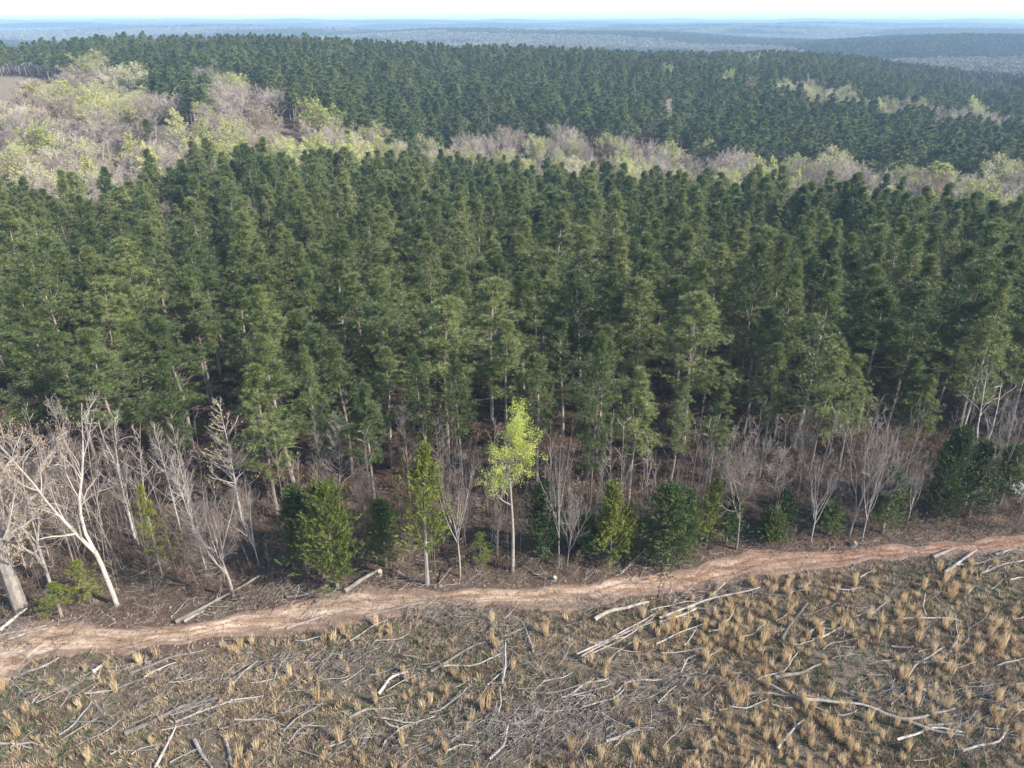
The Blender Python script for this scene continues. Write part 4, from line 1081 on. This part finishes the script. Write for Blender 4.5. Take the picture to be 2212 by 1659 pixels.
rot = np.stack([rng.normal(size=n) * .2, rng.normal(size=n) * .16, rng.normal(size=n) * .75 + .35 + (rng.random(n) < .25) * 1.3], -1)
ln = .3 + 2.0 * rng.random(n) ** 2.6; th = .35 + .8 * rng.random(n) ** 1.5
scatter('slash_debris', np.stack([SX, SY, hgt(SX, SY) + .10 + .22 * rng.random(n) ** 1.5], -1), rot, np.stack([ln, th, th], -1), rng.choice(6, n, p=[.22, .2, .16, .18, .14, .1]), sticks,
        'litter of broken sticks and bark left after logging', 'slash debris')

# ------------------------------------------------------------------ fallen logs, one by one
def log_between(p0, p1, r, lift0=0., lift1=0., bend=.05, branches=0, mat='log', seed=0, label='', name='fallen_log', cat='log', group=None, kpts=9, cut=True):
    rng = np.random.default_rng(seed + 1000)
    x0, y0, z0 = at(*p0); x1, y1, z1 = at(*p1)
    t = np.linspace(0, 1, kpts); L = math.hypot(x1 - x0, y1 - y0)
    nx_, ny_ = -(y1 - y0) / (L + 1e-6), (x1 - x0) / (L + 1e-6)
    off = bend * L * np.sin(t * np.pi) * rng.choice([-1, 1]) + .025 * L * np.sin(t * 9 + rng.random() * 6) * min(1, bend * 12)
    X = x0 + (x1 - x0) * t + nx_ * off; Y = y0 + (y1 - y0) * t + ny_ * off
    RR = r * np.linspace(1.0, .5, kpts) * (1 + .06 * rng.normal(size=kpts))
    Z = hgt(X, Y) + RR * .8 + .08 + lift0 * (1 - t) + lift1 * t
    ox, oy, oz = X[0], Y[0], float(hgt(X[0], Y[0]))
    P = np.stack([X - ox, Y - oy, Z - oz], -1)[None]
    mb_ = MB(); tubes(mb_, P, RR[None], 8, cap=False)
    base = mb_.mesh('log_stem', M[mat], smooth=True) if False else None
    mc_ = MB(); tubes(mc_, P, RR[None], 8)
    mend = MB()
    for e_, sgn in ((0, -1), (kpts - 1, 1)):
        d_ = nrm(P[:, 1] - P[:, 0]) if e_ == 0 else nrm(P[:, -1] - P[:, -2])
        c_ = P[:, e_]; PP = np.stack([c_ - d_ * .002 * sgn, c_ + d_ * .012 * sgn], 1)
        tubes(mend, PP, np.array([[RR[e_] * .97, RR[e_] * .9]]), 8, cap=True)
    if branches:
        Q, RQ, _ = spawn(P, RR[None], branches, .35, .97, 20, 50, .14, .3, 5, rng, .14, .02, rf=.45)
        Q[..., 2] = np.maximum(Q[..., 2], .03); tubes(mc_, Q, np.maximum(RQ, .012), 4)
        Q2, RQ2, _ = spawn(Q, RQ, 3, .3, .97, 20, 50, .3, .6, 3, rng, .14, .02, rf=.6)
        Q2[..., 2] = np.maximum(Q2[..., 2], .02); tubes(mc_, Q2, np.maximum(RQ2, .009), 3)
    r_ = bpy.data.objects.new(name, None); col.objects.link(r_); r_.location = (ox, oy, oz); tag(r_, label, cat, group)
    mobj('stem', mc_.mesh('log_stem', M[mat], smooth=False), r_); mobj('cut_end', mend.mesh('log_end', M['cut']), r_)
    return r_

LOGS = [
    ((380, 1346), (562, 1260), .13, 0, .55, .02, 2, 'log', 'long white fallen log sloping up from the track to the bushy pinkish tree'),
    ((398, 1345), (440, 1322), .12, 0, 0, .02, 0, 'log', 'short yellowish broken butt beside the long white log'),
    ((745, 1279), (815, 1240), .19, 0, .25, .02, 0, 'log', 'thick pale log with torn reddish root end right of the round cedar'),
    ((620, 1292), (712, 1264), .08, 0, .1, .08, 5, 'log', 'curved thin branch lying left of the round cedar trunk'),
    ((0, 1362), (62, 1322), .13, 0, .25, .02, 0, 'log', 'straight brown-topped log at the left edge under the massive oak'),
    ((0, 1372), (100, 1352), .07, 0, 0, .03, 0, 'log', 'upper thin pole in the heap at the left frame edge'),
    ((10, 1384), (118, 1356), .06, 0, 0, .03, 0, 'log', 'lower thin pole in the heap at the left frame edge'),
    ((30, 1466), (128, 1424), .12, 0, .1, .06, 1, 'log_grey', 'grey curved log at the bottom bend of the track'),
    ((200, 1452), (230, 1432), .13, 0, .1, .0, 0, 'log', 'stubby pale cut block under the left track'),
    ((270, 1588), (468, 1512), .15, 0, .1, .06, 4, 'log_grey', 'heavy grey knotted log in the lower left clearing'),
    ((240, 1490), (345, 1456), .10, 0, .05, .02, 0, 'log_grey', 'weathered pole below the left track'),
    ((335, 1658), (382, 1572), .09, 0, .1, .02, 1, 'log', 'pale pole pointing up from the bottom edge at lower left'),
    ((380, 1562), (510, 1512), .08, 0, .1, .02, 2, 'log', 'long thin pale pole right of the heavy grey log'),
    ((420, 1600), (458, 1659), .11, .05, 0, .02, 0, 'log_grey', 'dark grey log running down to the bottom edge'),
    ((485, 1590), (500, 1659), .10, 0, 0, .02, 0, 'log_grey', 'dark upright-looking log near the bottom edge'),
    ((930, 1450), (1132, 1362), .10, 0, .15, .05, 3, 'log', 'long thin log slanting across the middle clearing'),
    ((818, 1502), (880, 1455), .11, 0, .1, .16, 1, 'log', 'short curved pale log in the middle left clearing'),
    ((755, 1552), (856, 1532), .09, 0, .05, .12, 0, 'log', 'bowed thin pale log below the curved one'),
    ((700, 1615), (800, 1590), .07, 0, 0, .04, 1, 'log', 'thin crooked pole at lower middle left'),
    ((1245, 1416), (1412, 1330), .07, 0, .1, .02, 2, 'log', 'upper pole of the long triple bundle in mid clearing'),
    ((1250, 1424), (1408, 1344), .07, 0, .1, .02, 1, 'log', 'middle pole of the long triple bundle in mid clearing'),
    ((1262, 1420), (1396, 1350), .06, 0, .1, .02, 0, 'log', 'lowest pole of the long triple bundle in mid clearing'),
    ((1283, 1340), (1402, 1306), .15, 0, .2, .06, 1, 'log', 'thick bent grey log just below the track right of centre'),
    ((1425, 1344), (1504, 1318), .11, 0, .05, .02, 0, 'log', 'pale cut pole, top of the stack below the track'),
    ((1424, 1340), (1500, 1312), .09, .12, .1, .02, 0, 'log', 'pale cut pole, second in the stack below the track'),
    ((1430, 1350), (1508, 1328), .09, 0, .0, .02, 0, 'log', 'pale cut pole, lowest in the stack below the track'),
    ((1440, 1330), (1640, 1278), .09, 0, .3, .03, 2, 'log', 'long slim log leaning on the dark slash heap below the track'),
    ((1530, 1295), (1565, 1268), .11, 0, .3, .0, 0, 'log', 'short bright cut log on the dark slash heap'),
    ((1450, 1312), (1560, 1322), .09, 0, .1, .03, 0, 'log_grey', 'grey log crossing the pale pole stack'),
    ((1688, 1382), (1745, 1306), .11, 0, .1, .02, 3, 'log_grey', 'dark bare pole among straw grass on the right'),
    ((1674, 1464), (1772, 1440), .12, 0, .1, .05, 0, 'log', 'pale split log in the right middle clearing'),
    ((1740, 1378), (1782, 1345), .10, 0, .1, .03, 0, 'log', 'short pale log right of the dark bare pole'),
    ((1755, 1382), (1818, 1354), .08, 0, .1, .03, 0, 'log', 'slimmer log beside the short pale log on the right'),
    ((1615, 1498), (1745, 1518), .09, 0, .1, .05, 2, 'log', 'left half of the long curving branch at lower right'),
    ((1740, 1516), (1905, 1540), .10, 0, .1, .06, 3, 'log', 'right half of the long curving branch at lower right'),
    ((1660, 1480), (1790, 1540), .09, .1, 0, .02, 1, 'log_grey', 'grey branch crossing the long curving branch'),
    ((1900, 1535), (2080, 1596), .11, 0, .1, .05, 3, 'log_grey', 'long grey-brown log running to lower right'),
    ((2015, 1205), (2062, 1190), .15, 0, .25, .0, 0, 'log', 'bright white cut log on the heap at the right of the track'),
    ((2040, 1240), (2106, 1196), .13, 0, .3, .0, 0, 'log', 'pale log sloping down from the right heap'),
    ((2120, 1240), (2212, 1212), .09, 0, .1, .03, 2, 'log', 'thin pale log near the right frame edge below the track'),
    ((2050, 1222), (2140, 1212), .09, 0, .1, .05, 1, 'log', 'grey pole in the heap at the right of the track'),
    ((2150, 1200), (2212, 1200), .12, 0, .3, .12, 1, 'log', 'arched white branch at the right frame edge'),
    ((1975, 1430), (2070, 1440), .09, 0, .1, .04, 1, 'log', 'grey log lying level in the right clearing'),
    ((1950, 1340), (2075, 1346), .08, 0, .1, .06, 2, 'log', 'pale arched branch above the level grey log'),
    ((2075, 1620), (2180, 1572), .08, 0, .1, .1, 2, 'log', 'twisting pale branch at the bottom right'),
    ((1940, 1600), (2080, 1580), .08, 0, .1, .1, 2, 'log', 'bowed pale branch left of the twisting one'),
    ((2000, 1568), (2110, 1540), .09, 0, .1, .12, 2, 'log', 'white curved branch above the twisting one'),
    ((1950, 1552), (2060, 1532), .09, 0, .1, .04, 1, 'log', 'stout pale branch at the right below the stick heap'),
    ((1680, 1620), (1735, 1560), .09, 0, .1, .03, 0, 'log', 'pole pointing at the grass clump at lower right'),
    ((1485, 1650), (1545, 1590), .07, 0, .1, .05, 3, 'log', 'forked branch near the bottom edge right of centre'),
    ((1310, 1600), (1380, 1572), .09, 0, .1, .03, 0, 'log', 'pale split pole below the big stick heap'),
    ((1060, 1640), (1100, 1560), .08, 0, .1, .1, 2, 'log', 'curved branch rising left of the big stick heap'),
    ((1220, 1510), (1310, 1470), .08, 0, .2, .08, 3, 'log', 'pale bowed branch on top of the big stick heap'),
    ((1140, 1500), (1290, 1476), .07, 0, .2, .06, 2, 'log', 'thin white branch over the upper side of the big stick heap'),
    ((2040, 1400), (1960, 1462), .07, 0, .1, .05, 2, 'log_grey', 'dark branch crossing the right clearing'),
    ((1085, 1480), (1092, 1410), .08, 0, .9, .03, 4, 'log_grey', 'dark fallen sapling pointing uphill in mid clearing'),
    ((620, 1360), (760, 1318), .08, 0, .05, .04, 1, 'log_grey', 'dark log along the lower edge of the track left of centre'),
    ((280, 1455), (440, 1405), .10, 0, .1, .05, 2, 'log_grey', 'grey log along the lower edge of the left track'),
    ((790, 1335), (960, 1300), .07, 0, .1, .03, 2, 'log', 'pale pole along the lower track edge left of the slash heap'),
    ((1340, 1240), (1395, 1205), .05, 0, .9, .0, 0, 'log', 'thin leaning pale pole in front of the dark bushy cedar'),
    ((850, 1232), (925, 1262), .06, .1, 0, .03, 0, 'log', 'thin pole lying left of the slender cedar trunk'),
    ((948, 1262), (975, 1238), .06, 0, .5, .0, 0, 'log', 'short propped stick right of the slender cedar trunk'),
    ((1180, 1250), (1110, 1210), .07, 0, .2, .03, 1, 'log_grey', 'dark branch beside the grey root stump'),
]
for i, (p0, p1, r, l0, l1, bd, nb_, mt_, lab) in enumerate(LOGS):
    log_between(p0, p1, r, l0, l1, bd, nb_, mt_, i, lab)
# smaller unnamed branches
rng = np.random.default_rng(61)
for i in range(150):
    xq = rng.random() * 2212; yq = np.interp(xq, [0, 500, 1200, 1700, 2212], [1420, 1385, 1325, 1250, 1210]) + rng.random() ** .8 * 1 * (1659 - 1340)
    if yq > 1650: continue
    L = 35 + 110 * rng.random() ** 1.5; a = rng.normal() * .5 - .4
    zn = clearing_zone(xq, yq); pale = rng.random() < .65
    log_between((xq, yq), (xq + L * math.cos(a), yq + L * math.sin(a) * .6), .03 + .035 * rng.random(), .06, .08 + .15 * rng.random(), .02 + .1 * rng.random(), int(rng.integers(0, 5)), 'log' if pale else 'log_grey', 200 + i,
                'thin %s branch lying %s' % ('pale' if pale else 'dark grey', zn), 'fallen_branch', 'branch', 'thin %s branches %s' % ('pale' if pale else 'dark grey', zn), kpts=7)

# dead standing snags in the clearing
for bx, by, ty, lab in [(345, 1472, 1392, 'leaning dead grey snag standing in the left clearing'), (1088, 1480, 1330, 'thin dead sapling standing up in the middle clearing'), (1765, 1440, 1350, 'thin dead stem among straw grass on the right'), (905, 1320, 1235, 'thin bare stem at the lower track edge')]:
    X_, Y_, Z_ = at(bx, by); b_ = (CY - ty) / FPX; H = CAMH + (-sp + b_ * cp) / (cp + b_ * sp) * Y_ - Z_
    place(P_['sap1'], (X_, Y_, Z_), 1., (H / 7, H / 7, H / 5), 'dead_sapling', lab, 'dead sapling', tilt=(0, -.08))

# stumps with root plates
def stump(px_, py_, s, label, pale=True):
    rng = np.random.default_rng(int(px_)); x, y, z = at(px_, py_)
    r_ = bpy.data.objects.new('tree_stump', None); col.objects.link(r_); r_.location = (x, y, z); r_.rotation_euler = (.3, .2, 0); r_.scale = (s, s, s); tag(r_, label, 'stump')
    mb_ = MB(); tubes(mb_, np.array([[[0, 0, -.1], [.02, 0, .15], [.03, .02, .38], [.04, .03, .52]]]), np.array([[.34, .25, .22, .2]]), 10)
    mobj('trunk', mb_.mesh('stump_trunk', M['log' if pale else 'log_grey']), r_)
    m2 = MB(); a = np.arange(9) * .7; P = grow(np.tile([[0, 0, .08]], (9, 1)), np.stack([np.cos(a), np.sin(a), -.05 + 0 * a], -1), .5 + .4 * rng.random(9), 6, rng, .25, -.05)
    tubes(m2, P, np.tile(np.linspace(.09, .02, 6), (9, 1)), 5); mobj('roots', m2.mesh('stump_roots', M['log_grey']), r_)
    m3 = MB(); tubes(m3, np.array([[[.04, .03, .515], [.041, .03, .53]]]), np.array([[.195, .18]]), 10, cap=True); mobj('cut_top', m3.mesh('stump_top', M['cut']), r_)
stump(1196, 1250, .7, 'grey torn root stump at the upper edge of the track, right of the lime tree', False)
stump(1843, 1176, .8, 'pale stump standing at the track edge under the spreading bare tree')
stump(818, 1238, .9, 'reddish root plate at the end of the thick pale log', False)

# clay clods and stones along the track
def rock(seed):
    rng = np.random.default_rng(seed); n1, n2 = 6, 9
    th = np.linspace(.15, np.pi - .15, n1); ph = np.arange(n2) * 2 * np.pi / n2
    rr = 1 + .25 * rng.normal(size=(n1, n2)) * .6
    V = np.stack([np.sin(th)[:, None] * np.cos(ph) * rr, np.sin(th)[:, None] * np.sin(ph) * rr * .8, np.cos(th)[:, None] * rr * .6], -1)
    i = np.arange(n1 - 1)[:, None] * n2; j = np.arange(n2)[None]
    mb_ = MB(); mb_.add(V.reshape(-1, 3), quads=np.stack([i + j, i + n2 + j, i + n2 + (j + 1) % n2, i + (j + 1) % n2], -1).reshape(-1, 4))
    mb_.add(np.concatenate([V[0], V[0].mean(0, keepdims=True)]), tris=np.stack([np.arange(n2), (np.arange(n2) + 1) % n2, np.full(n2, n2)], -1))
    return mb_.mesh('clod', M['soil'])
rk = [rock(1), rock(2)]
n = 6500; a = rng.uniform(-60, 70, n); e_ = rng.random(n)
b = np.where(e_ < .42, road_top(a) + rng.normal(size=n) * .7, np.where(e_ < .84, road_bot(a) + rng.normal(size=n) * .6, road_bot(a) + (road_top(a) - road_bot(a)) * rng.random(n)))
s_ = .025 + .08 * rng.random(n) ** 4
scatter('soil_clods', np.stack([a, b, hgt(a, b) + .04], -1), rng.random(n) * 6.28, np.stack([s_, s_, s_], -1), rng.integers(0, 2, n), rk, 'crumbled clay clods scattered along the dirt track', 'soil clods')

# ------------------------------------------------------------------ haze
def box(x0, x1, y0, y1, z0, z1):
    v = [(x, y, z) for z in (z0, z1) for y in (y0, y1) for x in (x0, x1)]
    f = [(0, 2, 3, 1), (4, 5, 7, 6), (0, 1, 5, 4), (2, 6, 7, 3), (0, 4, 6, 2), (1, 3, 7, 5)]
    return v, f
v, f = box(-9800, 9800, -400, 13600, float(GZ.min()) - 1, max(60., float(GZ.max()) + 25))
me = bpy.data.meshes.new('haze'); me.from_pydata(v, [], f)
hm = bpy.data.materials.new('haze_air'); hm.use_nodes = True; hm.node_tree.nodes.clear()
pv = hm.node_tree.nodes.new('ShaderNodeVolumePrincipled'); ou = hm.node_tree.nodes.new('ShaderNodeOutputMaterial')
pv.inputs['Color'].default_value = (.50, .73, 1.0, 1); pv.inputs['Density'].default_value = .00026; pv.inputs['Anisotropy'].default_value = 0.0
hm.node_tree.links.new(pv.outputs[0], ou.inputs['Volume'])
me.materials.append(hm)
tag(mobj('haze', me), 'thin blue haze hanging over the distant woods', 'haze', kind='stuff')
